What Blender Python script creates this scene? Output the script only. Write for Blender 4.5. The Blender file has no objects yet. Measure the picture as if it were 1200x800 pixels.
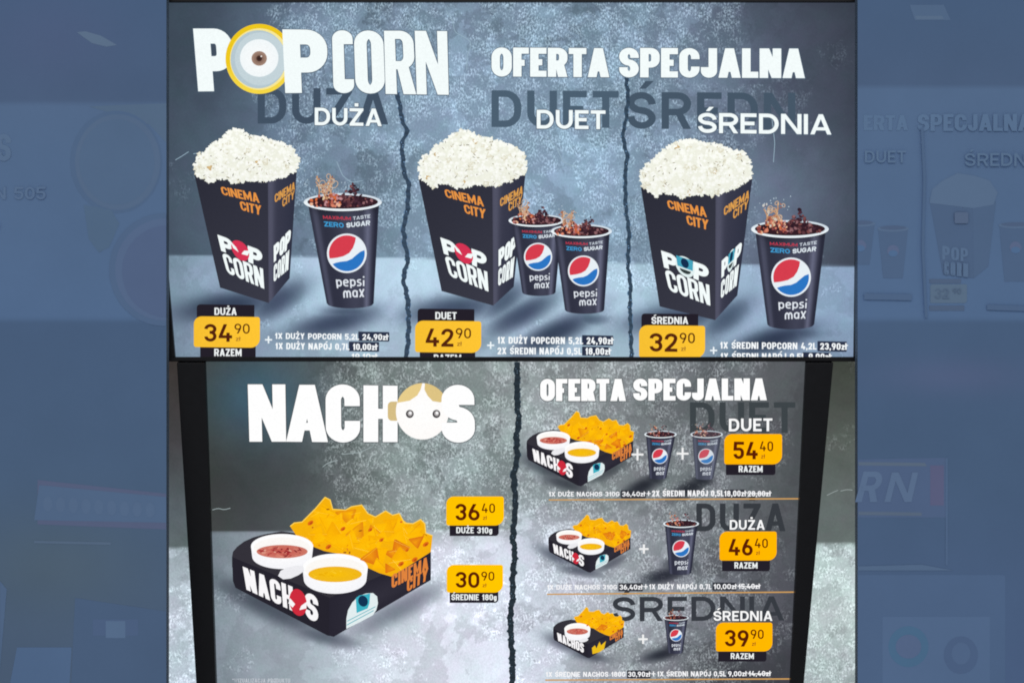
import bpy, math, random
import numpy as np
random.seed(7)
RS = np.random.RandomState(11)

# ------------------------------------------------------------------ place
PX = 0.0015            # metres on the wall per unit of art space (art space: 1200 x 800, y down)
DEPTH = 2.4            # camera to the screens
CAMZ = 1.9
PITCH = 0.0            # art step in depth between printed layers
LAYER = 0.00018

def pt(plane, x, y, off=0.0):
    """art-space point -> 3D point on the screen's own plane, off = metres proud of it"""
    if plane == 'upper':                 # hangs vertical
        return ((x-600)*PX, DEPTH-off, CAMZ+(400-y)*PX)
    if plane == 'lower':                 # leans: its foot is set back against the wall
        k = 0.000119
        s = 1.0/(1.0-k*(y-422))
        X, Y, Z = (x-600)*PX*s, DEPTH*s, (400-y)*PX*s
        # plane normal towards the viewer
        s2 = 1.0/(1.0-k*(y+1-422))
        dY, dZ = DEPTH*(s2-s), (400-y-1)*PX*s2-(400-y)*PX*s
        L = math.hypot(dY, dZ); n = (dZ/L, -dY/L)   # rotate tangent
        return (X, Y+off*n[0], CAMZ+Z+off*n[1])
    if plane == 'side':                  # border strips stand 30 mm in front
        d = DEPTH-0.03
        s = d/DEPTH
        return ((x-600)*PX*s, d-off, CAMZ+(400-y)*PX*s)

def lin(c):
    c = np.asarray(c, float)/255.0
    return np.where(c <= 0.04045, c/12.92, ((c+0.055)/1.055)**2.4)

# ------------------------------------------------------------------ materials
def new_mat(name):
    m = bpy.data.materials.new(name); m.use_nodes = True
    nt = m.node_tree; nt.nodes.clear()
    return m, nt, nt.nodes.new('ShaderNodeOutputMaterial')

def math_node(nt, op, a, b=None, c=None, clamp=False):
    n = nt.nodes.new('ShaderNodeMath'); n.operation = op; n.use_clamp = clamp
    for i, v in enumerate((a, b, c)):
        if v is None: continue
        if isinstance(v, (int, float)): n.inputs[i].default_value = v
        else: nt.links.new(v, n.inputs[i])
    return n.outputs[0]

def noise(nt, vec, scale, detail=2, rough=0.5, dist=0):
    n = nt.nodes.new('ShaderNodeTexNoise')
    n.inputs['Scale'].default_value = scale; n.inputs['Detail'].default_value = detail
    n.inputs['Roughness'].default_value = rough; n.inputs['Distortion'].default_value = dist
    nt.links.new(vec, n.inputs['Vector'])
    return n.outputs['Fac']

def ramp(nt, f, a, b):
    n = nt.nodes.new('ShaderNodeMapRange'); n.interpolation_type = 'SMOOTHSTEP'
    n.inputs['From Min'].default_value = a; n.inputs['From Max'].default_value = b
    nt.links.new(f, n.inputs['Value'])
    return n.outputs['Result']

def scale_col(nt, col, fac):
    n = nt.nodes.new('ShaderNodeVectorMath'); n.operation = 'SCALE'
    nt.links.new(col, n.inputs[0]); nt.links.new(fac, n.inputs['Scale'])
    return n.outputs[0]

def lit_screen(name, grain=0.10):
    """lit pixels of an LCD: colour from the art, a little sensor-like mottling"""
    m, nt, out = new_mat(name)
    at = nt.nodes.new('ShaderNodeAttribute'); at.attribute_name = 'Col'
    tc = nt.nodes.new('ShaderNodeTexCoord')
    f = noise(nt, tc.outputs['Object'], 420, 2, 0.6)
    g = math_node(nt, 'MULTIPLY_ADD', f, grain*2, 1-grain)
    em = nt.nodes.new('ShaderNodeEmission')
    nt.links.new(scale_col(nt, at.outputs['Color'], g), em.inputs['Color'])
    nt.links.new(em.outputs[0], out.inputs['Surface'])
    return m

def concrete_screen(name, tint=(0.23, 0.30, 0.34)):
    """picture of distressed plaster shown on a lit display; alpha of Col = how much speckle"""
    m, nt, out = new_mat(name)
    at = nt.nodes.new('ShaderNodeAttribute'); at.attribute_name = 'Col'
    tc = nt.nodes.new('ShaderNodeTexCoord'); o = tc.outputs['Object']
    big = noise(nt, o, 9, 7, 0.62, 0.3)
    mid = noise(nt, o, 46, 6, 0.72, 0.5)
    mp = nt.nodes.new('ShaderNodeMapping'); mp.inputs['Scale'].default_value = (1.0, 1.0, 0.62)
    nt.links.new(o, mp.inputs['Vector'])
    mp2 = nt.nodes.new('ShaderNodeMapping'); mp2.inputs['Location'].default_value = (3.1, 1.0, 7.7)
    nt.links.new(o, mp2.inputs['Vector'])
    fine = noise(nt, mp.outputs[0], 330, 3, 0.7)
    fine2 = noise(nt, mp.outputs[0], 420, 2, 0.6)
    patch = math_node(nt, 'ADD', big, math_node(nt, 'MULTIPLY', math_node(nt, 'SUBTRACT', at.outputs['Alpha'], 0.5), 0.30))
    patch = ramp(nt, patch, 0.49, 0.54)
    crust = math_node(nt, 'MULTIPLY', patch, ramp(nt, mid, 0.42, 0.58))
    sp = ramp(nt, fine, 0.36, 0.66)
    gr = ramp(nt, fine2, 0.30, 0.70)
    cloud = math_node(nt, 'MULTIPLY_ADD', noise(nt, o, 16, 5, 0.6, 0.6), 0.44, 0.78)
    amp = math_node(nt, 'MULTIPLY_ADD', crust, 0.50, 0.06)
    lay = ramp(nt, noise(nt, o, 6.5, 9, 0.66, 0.2), 0.505, 0.525)
    lay2 = ramp(nt, noise(nt, mp2.outputs[0], 5.0, 8, 0.6, 0.2), 0.53, 0.55)
    lk = math_node(nt, 'MULTIPLY', math_node(nt, 'SUBTRACT', lay, math_node(nt, 'MULTIPLY', lay2, 0.7)), at.outputs['Alpha'])
    cloud = math_node(nt, 'MULTIPLY', cloud, math_node(nt, 'MULTIPLY_ADD', lk, 0.34, 0.93))
    k = math_node(nt, 'MULTIPLY_ADD', amp, math_node(nt, 'SUBTRACT', sp, 0.30), 1.0)
    k2 = math_node(nt, 'MULTIPLY_ADD', gr, math_node(nt, 'MULTIPLY', at.outputs['Alpha'], 0.22), math_node(nt, 'MULTIPLY_ADD', at.outputs['Alpha'], -0.11, 1.0))
    k = math_node(nt, 'MULTIPLY', math_node(nt, 'MULTIPLY', k, k2), cloud)
    base = scale_col(nt, at.outputs['Color'], k)
    # slow colour drift between greenish and lilac, as the panel's pixels beat with the camera's
    h = math_node(nt, 'SUBTRACT', noise(nt, o, 22, 4, 0.7), 0.5)
    hv = nt.nodes.new('ShaderNodeCombineXYZ')
    for i, a_ in enumerate((-0.08, 0.08, -0.02)): nt.links.new(math_node(nt, 'MULTIPLY_ADD', h, a_*2, 1.0), hv.inputs[i])
    addn = nt.nodes.new('ShaderNodeVectorMath'); addn.operation = 'MULTIPLY'
    nt.links.new(base, addn.inputs[0]); nt.links.new(hv.outputs[0], addn.inputs[1])
    tn = nt.nodes.new('ShaderNodeCombineXYZ')
    for i in range(3): tn.inputs[i].default_value = tint[i]
    wv = scale_col(nt, tn.outputs[0], math_node(nt, 'MULTIPLY', math_node(nt, 'MULTIPLY', crust, ramp(nt, fine, 0.44, 0.62)), math_node(nt, 'MULTIPLY_ADD', at.outputs['Alpha'], 1.0, 0.1)))
    ad2 = nt.nodes.new('ShaderNodeVectorMath'); ad2.operation = 'ADD'
    nt.links.new(addn.outputs[0], ad2.inputs[0]); nt.links.new(wv, ad2.inputs[1]); addn = ad2
    em = nt.nodes.new('ShaderNodeEmission')
    nt.links.new(addn.outputs[0], em.inputs['Color'])
    nt.links.new(em.outputs[0], out.inputs['Surface'])
    return m

def plastic(name, col, rough=0.35):
    m, nt, out = new_mat(name)
    b = nt.nodes.new('ShaderNodeBsdfPrincipled')
    tc = nt.nodes.new('ShaderNodeTexCoord')
    f = noise(nt, tc.outputs['Object'], 60, 4, 0.6)
    c = nt.nodes.new('ShaderNodeCombineXYZ')
    for i in range(3): c.inputs[i].default_value = col[i]
    nt.links.new(scale_col(nt, c.outputs[0], math_node(nt, 'MULTIPLY_ADD', f, 0.6, 0.7)), b.inputs['Base Color'])
    nt.links.new(math_node(nt, 'MULTIPLY_ADD', f, 0.25, rough-0.1), b.inputs['Roughness'])
    b.inputs['Specular IOR Level'].default_value = 0.25
    nt.links.new(b.outputs[0], out.inputs['Surface'])
    return m

def printed(name):
    """matt print of the border strips: Col holds the albedo"""
    m, nt, out = new_mat(name)
    at = nt.nodes.new('ShaderNodeAttribute'); at.attribute_name = 'Col'
    tc = nt.nodes.new('ShaderNodeTexCoord')
    f = noise(nt, tc.outputs['Object'], 7, 5, 0.55)
    g = noise(nt, tc.outputs['Object'], 160, 3, 0.6)
    k = math_node(nt, 'ADD', math_node(nt, 'MULTIPLY_ADD', f, 0.16, 0.90), math_node(nt, 'MULTIPLY', g, 0.04))
    b = nt.nodes.new('ShaderNodeBsdfDiffuse')
    nt.links.new(scale_col(nt, at.outputs['Color'], k), b.inputs['Color'])
    nt.links.new(b.outputs[0], out.inputs['Surface'])
    return m

M_LIT = lit_screen('lit_display')
M_UP = concrete_screen('displayed_blue_plaster')
M_LO = concrete_screen('displayed_grey_plaster', (0.21, 0.235, 0.24))
M_BLACK = plastic('black_bezel_plastic', (0.012, 0.012, 0.015))
M_GREY = plastic('dark_grey_metal', (0.05, 0.045, 0.042), 0.5)
M_PRINT = printed('slate_blue_border')

# ------------------------------------------------------------------ geometry helpers
def clip_poly(P, axis, val, keep_less):
    out = []
    n = len(P)
    for i in range(n):
        a, b = P[i], P[(i+1) % n]
        ia = (a[axis] <= val) if keep_less else (a[axis] >= val)
        ib = (b[axis] <= val) if keep_less else (b[axis] >= val)
        if ia: out.append(a)
        if ia != ib:
            t = (val-a[axis])/(b[axis]-a[axis])
            out.append((a[0]+(b[0]-a[0])*t, a[1]+(b[1]-a[1])*t))
    return out

def clip_box(P, x0, x1, y0, y1):
    for ax, v, kl in ((0, x0, False), (0, x1, True), (1, y0, False), (1, y1, True)):
        if len(P) < 3: return []
        P = clip_poly(P, ax, v, kl)
    return P if len(P) >= 3 else []

GAIN = {'side': 1.0}
def link(o, parent):
    bpy.context.scene.collection.objects.link(o)
    if parent is not None: o.parent = parent

class Part:
    """one flat picture element: polygons in art space laid on a screen plane"""
    def __init__(s, name, parent, plane, layer, mat=None, label=None, ymax=None, xmax=None, xmin=None):
        s.name, s.parent, s.plane, s.layer, s.mat, s.label = name, parent, plane, layer, mat or M_LIT, label
        s.ymax, s.xmax, s.xmin = ymax, xmax, xmin
        s.v, s.f, s.c = [], [], []
    def add(s, P, col, dz=0.0):
        if s.plane == 'side': dz += len(s.f)*1.6e-5
        if s.ymax is not None: P = clip_poly(P, 1, s.ymax, True)
        if len(P) >= 3 and s.xmax is not None: P = clip_poly(P, 0, s.xmax, True)
        if len(P) >= 3 and s.xmin is not None: P = clip_poly(P, 0, s.xmin, False)
        if len(P) < 3: return
        b = len(s.v)
        for x, y in P:
            s.v.append(pt(s.plane, x, y, s.layer*LAYER+dz))
            c = col(x, y) if callable(col) else col
            s.c.append(c)
        s.f.append(tuple(range(b, b+len(P))))
    def fan(s, cen, P, ccol, rcol, dz=0.0):
        n = len(P)
        for i in range(n):
            a, b = P[i], P[(i+1) % n]
            k = len(s.v)
            for (x, y), c in ((cen, ccol), (a, rcol), (b, rcol)):
                s.v.append(pt(s.plane, x, y, s.layer*LAYER+dz)); s.c.append(c(x, y) if callable(c) else c)
            s.f.append((k, k+1, k+2))
    def build(s):
        me = bpy.data.meshes.new(s.name)
        me.from_pydata(s.v, [], s.f)
        ca = me.color_attributes.new('Col', 'FLOAT_COLOR', 'POINT')
        a = np.ones((len(s.v), 4), np.float32)
        c = np.array([tuple(q)[:3] for q in s.c], float)
        if s.plane == 'side': b0 = np.array([82, 104, 134.]); c = b0+(c-b0)*.48
        a[:, :3] = lin(c)
        if s.plane == 'side': a[:, :3] *= GAIN['side']
        ca.data.foreach_set('color', a.ravel())
        me.materials.append(s.mat); me.update()
        o = bpy.data.objects.new(s.name, me); link(o, s.parent)
        if s.label: o['label'] = s.label
        return o

def grid(name, parent, plane, layer, L, R, y0, y1, nx, ny, fn, mat):
    """sheet with a colour field: L(y), R(y) are its left and right edges"""
    ys = np.linspace(y0, y1, ny); us = np.linspace(0, 1, nx)
    V, XX, YY = [], [], []
    for y in ys:
        l, r = L(y), R(y)
        for u in us:
            x = l+(r-l)*u
            V.append(pt(plane, x, y, layer*LAYER)); XX.append(x); YY.append(y)
    F = [(j*nx+i, j*nx+i+1, (j+1)*nx+i+1, (j+1)*nx+i) for j in range(ny-1) for i in range(nx-1)]
    me = bpy.data.meshes.new(name); me.from_pydata(V, [], F)
    ca = me.color_attributes.new('Col', 'FLOAT_COLOR', 'POINT')
    rgb, al = fn(np.array(XX), np.array(YY))
    a = np.ones((len(V), 4), np.float32); a[:, :3] = lin(np.clip(rgb, 0, 255)); a[:, 3] = al
    if plane == 'side': a[:, :3] *= GAIN['side']
    ca.data.foreach_set('color', a.ravel())
    me.materials.append(mat); me.update()
    o = bpy.data.objects.new(name, me); link(o, parent)
    return o

def prism(name, parent, plane, polys, z0, z1, mat, bevel=0.0012, label=None):
    V, F = [], []
    for P in polys:
        n = len(P); b = len(V)
        V += [pt(plane, x, y, z0) for x, y in P] + [pt(plane, x, y, z1) for x, y in P]
        F.append(tuple(range(b, b+n))[::-1]); F.append(tuple(range(b+n, b+2*n)))
        for i in range(n):
            j = (i+1) % n
            F.append((b+i, b+j, b+n+j, b+n+i))
    me = bpy.data.meshes.new(name); me.from_pydata(V, [], F); me.materials.append(mat); me.update()
    o = bpy.data.objects.new(name, me); link(o, parent)
    if bevel:
        md = o.modifiers.new('bevel', 'BEVEL'); md.width = bevel; md.segments = 2; md.limit_method = 'ANGLE'
    if label: o['label'] = label
    return o

def ell(cx, cy, rx, ry, n=40, rot=0.0, a0=0.0, a1=360.0):
    out = []
    m = n if abs(a1-a0-360) < 1e-6 else n+1
    cr, sr = math.cos(math.radians(rot)), math.sin(math.radians(rot))
    for i in range(m):
        t = math.radians(a0+(a1-a0)*i/n)
        x, y = rx*math.cos(t), ry*math.sin(t)
        out.append((cx+x*cr-y*sr, cy+x*sr+y*cr))
    return out

def bil(Q, u, v):
    (a, b, c, d) = Q       # TL TR BR BL, v down
    return (a[0]*(1-u)*(1-v)+b[0]*u*(1-v)+c[0]*u*v+d[0]*(1-u)*v,
            a[1]*(1-u)*(1-v)+b[1]*u*(1-v)+c[1]*u*v+d[1]*(1-u)*v)

def rect(x0, y0, x1, y1): return [(x0, y0), (x1, y0), (x1, y1), (x0, y1)]

def round_rect(x0, y0, x1, y1, r, n=6, skew=0.0):
    """r = (tl, tr, br, bl)"""
    out = []
    for (cx, cy, rr, a) in ((x0+r[0], y0+r[0], r[0], 180), (x1-r[1], y0+r[1], r[1], 270), (x1-r[2], y1-r[2], r[2], 0), (x0+r[3], y1-r[3], r[3], 90)):
        for i in range(n+1):
            t = math.radians(a+90*i/n)
            out.append((cx+rr*math.cos(t), cy+rr*math.sin(t)))
    return [(x, y+(x-x0)*skew) for x, y in out]

# ------------------------------------------------------------------ lettering
# strokes: (closed, [(u, v, r)]) on the centre line box; everything is cut at the letter's own box
def o(*p): return (False, [q if len(q) == 3 else (q[0], q[1], 0) for q in p])
def c(*p): return (True, [q if len(q) == 3 else (q[0], q[1], 0) for q in p])
G = {
 'A': (.66, ['legs', ('bar', 0)]),
 '(': (.60, [o((1,.82),(1,1,1),(0,1,1),(0,0,1),(1,0,1),(1,.18))]),
 'C': (.60, [o((1,.66),(1,1,1),(0,1,1),(0,0,1),(1,0,1),(1,.34))]),
 'D': (.62, [c((0,0),(0,1),(1,1,1.1),(1,0,1.1))]),
 'E': (.50, [o((1.8,1),(0,1),(0,0),(1.8,0)), o((0,.5),(1.0,.5))]),
 'F': (.48, [o((1.8,1),(0,1),(0,-1)), o((0,.47),(1.0,.47))]),
 'G': (.62, [o((1,.74),(1,1,1),(0,1,1),(0,0,1),(1,0,1),(1,.46),(.5,.46))]),
 'H': (.62, [o((0,-1),(0,2)), o((1,-1),(1,2)), o((0,.5),(1,.5))]),
 'I': (0, [o((.5,-1),(.5,2))]),
 'J': (.48, [o((1,2),(1,0,1),(0,0,1),(0,.32))]),
 'K': (.62, [o((0,-1),(0,2)), o((.1,.42),(1.1,1.2)), o((.35,.6),(1.1,-.2))]),
 'L': (.48, [o((0,2),(0,0),(1.8,0))]),
 'M': (.78, [o((0,-1),(0,2)), o((1,-1),(1,2)), o((0,1.0),(.5,.2),(1,1.0))]),
 'N': (.64, [o((0,-1),(0,2)), o((1,-1),(1,2)), 'diag']),
 'O': (.62, [c((0,0,1.15),(0,1,1.15),(1,1,1.15),(1,0,1.15))]),
 'P': (.58, [o((0,-1),(0,1),(1,1,.9),(1,.42,.9),(0,.42))]),
 'R': (.60, [o((0,-1),(0,1),(1,1,.9),(1,.45,.9),(0,.45)), 'rleg']),
 'S': (.58, [o((1,.70),(1,1,1),(0,1,1),(0,.52,1),(1,.48,1),(1,0,1),(0,0,1),(0,.30))]),
 'T': (.54, [o((-1,1),(2,1)), o((.5,1),(.5,-1))]),
 'U': (.62, [o((0,2),(0,0,1),(1,0,1),(1,2))]),
 'W': (.92, [o((-.02,1.3),(.26,0),(.5,1.0),(.74,0),(1.02,1.3))]),
 'X': (.62, [o((-.02,-.1),(1.02,1.1)), o((-.02,1.1),(1.02,-.1))]),
 'Y': (.62, [o((-.05,1.2),(.5,.45)), o((1.05,1.2),(.5,.45)), o((.5,.5),(.5,-1))]),
 'Z': (.56, [o((-1,1),(1,1),(0,0),(2,0))]),
 '0': (.56, [c((0,0,1.15),(0,1,1.15),(1,1,1.15),(1,0,1.15))]),
 '1': (.36, [o((.85,-1),(.85,2)), o((.85,.98),(-.1,.66))]),
 '2': (.54, [o((0,.70),(0,1,1),(1,1,1),(1,.58,.9),(0,0),(2,0))]),
 '3': (.54, [o((0,.76),(0,1,1),(1,1,1),(1,.53,.9),(.4,.53)), o((.4,.53),(1,.53,.9),(1,0,1),(0,0,1),(0,.24))]),
 '4': (.60, [o((.62,1.3),(0,.24),(2,.24)), o((.76,.52),(.76,-1))]),
 '5': (.54, [o((2,1),(.06,1),(.0,.58),(1,.60,.9),(1,0,1),(0,0,1),(0,.24))]),
 '6': (.56, [c((0,0,1),(0,.58,1),(1,.58,1),(1,0,1)), o((0,.3),(.06,.52,.5),(.72,1.25))]),
 '7': (.52, [o((-1,1),(1,1),(.3,-.3))]),
 '8': (.56, [c((0,0,1),(0,.54,1),(1,.54,1),(1,0,1)), c((.04,.54,1),(.04,1,1),(.96,1,1),(.96,.54,1))]),
 '9': (.56, [c((0,.42,1),(0,1,1),(1,1,1),(1,.42,1)), o((1,.7),(.94,.48,.5),(.28,-.25))]),
 '+': (.5, [o((.5,-.1),(.5,1.1)), o((-.3,.5),(1.3,.5))]),
 '-': (.3, [o((-1,.45),(2,.45))]),
 ',': (.10, ['comma']), '.': (.1, ['dot']), '*': (.3, ['star']), ' ': (.30, []),
 'z': (.42, [o((-1,.66),(1,.66),(0,0),(2,0))]),
 't': (.34, [o((.35,.95),(.35,0,.8),(1.3,0)), o((-1,.66),(2,.66))]),
 'g': (.46, [c((0,0,1),(0,.66,1),(1,.66,1),(1,0,1)), ('free', [(1,.75,0),(1,-.22,1),(0,-.22,0)])]),
 'p': (.50, [c((0,0,1),(0,.66,1),(1,.66,1),(1,0,1)), ('free', [(0,.75,0),(0,-.28,0)])]),
 'e': (.50, [o((1,.36),(0,.36)), o((1,.36),(1,.68,1),(0,.68,1),(0,0,1),(1,0,.9))]),
 's': (.42, [o((1,.67),(0,.67,1),(0,.36,1),(1,.32,1),(1,0,1),(-.2,0))]),
 'i': (0, [o((.5,-1),(.5,.62)), 'idot']),
 'm': (.72, [o((0,-1),(0,.66,1),(.5,.66,1),(.5,-1)), o((.5,-1),(.5,.66,1),(1,.66,1),(1,-1))]),
 'a': (.50, [c((0,0,1),(0,.66,1),(1,.66,1),(1,0,1)), o((1,-1),(1,.66))]),
 'x': (.48, [o((-.05,-.15),(1.05,.82)), o((-.05,.82),(1.05,-.15))]),
}
BASE = {'Ż': ('Z', 'dotup'), 'Ś': ('S', 'acute'), 'Ó': ('O', 'acute'), 'ł': ('l', 'slash')}
G['l'] = (0, [o((.5,-1),(.5,2))])
LOWX = {'x', 'a', 'm', 's', 'z'}   # x-height letters clipped at .82

def round_path(pts, closed, R):
    n = len(pts); out = []
    for i, (x, y, r) in enumerate(pts):
        if r <= 0 or (not closed and i in (0, n-1)):
            out.append((x, y)); continue
        px, py, pr = pts[(i-1) % n]; nx_, ny_, nr = pts[(i+1) % n]
        la, lb = math.hypot(px-x, py-y), math.hypot(nx_-x, ny_-y)
        da = min(r*R, la*(0.5 if pr > 0 else 1.0)); db = min(r*R, lb*(0.5 if nr > 0 else 1.0))
        if la < 1e-6 or lb < 1e-6: out.append((x, y)); continue
        A = (x+(px-x)*da/la, y+(py-y)*da/la); B = (x+(nx_-x)*db/lb, y+(ny_-y)*db/lb)
        for k in range(8):
            t = math.pi/2*k/7
            s_, c_ = math.sin(t), math.cos(t)
            out.append((x+(A[0]-x)*(1-s_)+(B[0]-x)*(1-c_), y+(A[1]-y)*(1-s_)+(B[1]-y)*(1-c_)))
    res = [out[0]]
    for p in out[1:]:
        if math.hypot(p[0]-res[-1][0], p[1]-res[-1][1]) > 1e-5: res.append(p)
    if closed and math.hypot(res[0][0]-res[-1][0], res[0][1]-res[-1][1]) < 1e-5: res.pop()
    return res

def pen(path, closed, tx, ty):
    """stroke a path with an elliptical nib tx x ty -> quads"""
    P = [(x/tx, y/ty) for x, y in path]; n = len(P)
    def nrm(a, b):
        dx, dy = b[0]-a[0], b[1]-a[1]; l = math.hypot(dx, dy) or 1
        return (-dy/l, dx/l)
    off = []
    for i in range(n):
        if closed: n1, n2 = nrm(P[i-1], P[i]), nrm(P[i], P[(i+1) % n])
        else:
            n1 = nrm(P[i-1], P[i]) if i > 0 else nrm(P[0], P[1])
            n2 = nrm(P[i], P[i+1]) if i < n-1 else n1
        d = max(0.25, 1+n1[0]*n2[0]+n1[1]*n2[1])
        off.append(((n1[0]+n2[0])/d*.5, (n1[1]+n2[1])/d*.5))
    Q = []
    for i in range(n if closed else n-1):
        j = (i+1) % n
        Q.append([((P[i][0]+off[i][0])*tx, (P[i][1]+off[i][1])*ty), ((P[j][0]+off[j][0])*tx, (P[j][1]+off[j][1])*ty),
                  ((P[j][0]-off[j][0])*tx, (P[j][1]-off[j][1])*ty), ((P[i][0]-off[i][0])*tx, (P[i][1]-off[i][1])*ty)])
    return Q

def glyph(ch, w, tx, ty):
    extra = None
    if ch in BASE: ch, extra = BASE[ch]
    rel, strokes = G[ch]
    if rel == 0: w = tx
    out = []
    R = max(0.01, (w-tx))*0.5
    top = .66+ty if ch in LOWX else (.66+ty if ch in 'pge' else 1)
    def uv(u, v, k=1.0):
        return (tx/2+u*max(w-tx, 1e-4), ty/2+v*(1-ty))
    for st in strokes:
        if st == 'comma': out.append([(0, tx), (tx, tx), (tx, 0), (tx*.35, -.16), (0, -.16), (tx*.2, 0), (0, 0)]); continue
        if st == 'dot': out.append([(0, 0), (tx, 0), (tx, tx), (0, tx)]); continue
        if st == 'idot': out.append([(0, .84), (tx, .84), (tx, 1.0), (0, 1.0)]); continue
        if st == 'star':
            for a in (0, 60, 120):
                ca, sa = math.cos(math.radians(a+90)), math.sin(math.radians(a+90)); r, h = .16, .04
                out.append([(w/2+x*ca-y*sa, .82+x*sa+y*ca) for x, y in ((-r, -h), (r, -h), (r, h), (-r, h))])
            continue
        if st == 'legs':
            a = tx*.52
            out.append([(0, 0), (tx*1.04, 0), (w/2+a*.96, 1), (w/2-a, 1)]); out.append([(w-tx*1.04, 0), (w, 0), (w/2+a, 1), (w/2-a*.96, 1)])
            continue
        if st == 'diag':
            d = min(tx*1.12, w*.46); out.append([(0, 1), (d, 1), (w, 0), (w-d, 0)]); continue
        if st == 'rleg':
            out.append([(w*.5-tx*.35, .5), (w*.5+tx*.7, .5), (w, 0), (w-tx*1.12, 0)]); continue
        kind, pts = st
        if kind == 'bar':
            f0 = .20; out.append([(w*.5*f0+tx*.4, f0), (w-w*.5*f0-tx*.4, f0), (w-w*.5*(f0+ty)-tx*.3, f0+ty*.85), (w*.5*(f0+ty)+tx*.3, f0+ty*.85)]); continue
        free = kind == 'free'
        closed = kind is True
        q = [(*uv(u, v), r) for u, v, r in pts]
        path = round_path(q, closed, R)
        for P in pen(path, closed, tx, ty):
            if not free: P = clip_box(P, 0, w, 0, 1 if ch not in LOWX else .66+.34*ty+.17)
            if len(P) >= 3: out.append(P)
    if extra == 'dotup': out.append([(w/2-tx*.55, 1.10), (w/2+tx*.55, 1.10), (w/2+tx*.55, 1.10+ty*1.05), (w/2-tx*.55, 1.10+ty*1.05)])
    if extra == 'acute': out.append([(w*.42, 1.09), (w*.42+tx*.9, 1.09), (w*.42+tx*2.0, 1.30), (w*.42+tx*.85, 1.30)])
    if extra == 'slash': out.append([(-tx*.9, .40), (tx*1.9, .62), (tx*1.9, .62+ty*.8), (-tx*.9, .40+ty*.8)])
    return w, out

def haloed(part, s, Q, col, hc, *a, **k):
    """lettering with a thin dark rim imitating a sharpening halo"""
    if len(Q) == 2: Q = [Q[0], (Q[1][0], Q[0][1]), Q[1], (Q[0][0], Q[1][1])]
    for i, (dx, dy) in enumerate(((-.8, .2), (.9, .3), (0, 1.0), (.6, .9), (-.5, .9), (0, -.8))):
        text(part, s, [(x+dx, y+dy) for x, y in Q], hc, *a, **dict(k, dz=-1.2e-4+i*1e-5))
    text(part, s, Q, col, *a, **k)

def text(part, s, Q, col, tx=.16, ty=None, gap=.10, dz=0.0, minw=None, aspect=None):
    """lettering that exactly fills the quad Q = TL TR BR BL (cap line / base line)"""
    ty = ty or tx*.92
    if len(Q) == 2: Q = [Q[0], (Q[1][0], Q[0][1]), Q[1], (Q[0][0], Q[1][1])]
    if aspect is None:
        wd = (math.dist(Q[0], Q[1])+math.dist(Q[3], Q[2]))/2; ht = (math.dist(Q[0], Q[3])+math.dist(Q[1], Q[2]))/2
        aspect = wd/ht
    rels = [G[BASE[ch][0] if ch in BASE else ch][0] for ch in s]
    fixed = sum(tx for r in rels if r == 0)+gap*(len(s)-1)
    wf = (aspect-fixed)/max(sum(rels), 1e-6)
    x = 0
    for ch, r in zip(s, rels):
        w, polys = glyph(ch, max(r*wf, tx*1.02 if r else tx) if ch not in ' ,.' else max(r*wf, .05), tx, ty)
        if ch == ',' : w = max(r*wf, tx)
        for P in polys:
            part.add([bil(Q, (x+a)/aspect, 1-b) for a, b in P], col, dz)
        x += w+gap

def qr(x0, y0, x1, y1, sk=0.0):
    """upright quad with a slight baseline slope sk (px down over its width)"""
    return [(x0, y0), (x1, y0+sk), (x1, y1+sk), (x0, y1)]

WHITE = (244, 252, 252)

# ------------------------------------------------------------------ things
def thing(name, label, cat, loc, group=None):
    e = bpy.data.objects.new(name, None); bpy.context.scene.collection.objects.link(e)
    e.empty_display_size = 0.05
    e['label'] = label; e['category'] = cat
    if group: e['group'] = group
    e['_loc'] = loc
    return e

def finish(e):
    """move the thing's origin to its base without moving its parts"""
    loc = tuple(e['_loc']); del e['_loc']
    e.location = loc
    for ch in e.children:
        ch.location = (-loc[0], -loc[1], -loc[2])

# ------------------------------------------------------------------ picture elements
def soft(X, Y, cx, cy, rx, ry, rot=0, p=1.0):
    cr, sr = math.cos(math.radians(rot)), math.sin(math.radians(rot))
    a = ((X-cx)*cr+(Y-cy)*sr)/rx; b = (-(X-cx)*sr+(Y-cy)*cr)/ry
    return np.exp(-(a*a+b*b)**p)

def sstep(a, b, x):
    t = np.clip((x-a)/(b-a), 0, 1); return t*t*(3-2*t)

def inside(P, x, y):
    r = False; n = len(P)
    for i in range(n):
        (x1, y1), (x2, y2) = P[i], P[i-1]
        if (y1 > y) != (y2 > y) and x < (x2-x1)*(y-y1)/(y2-y1)+x1: r = not r
    return r

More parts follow.
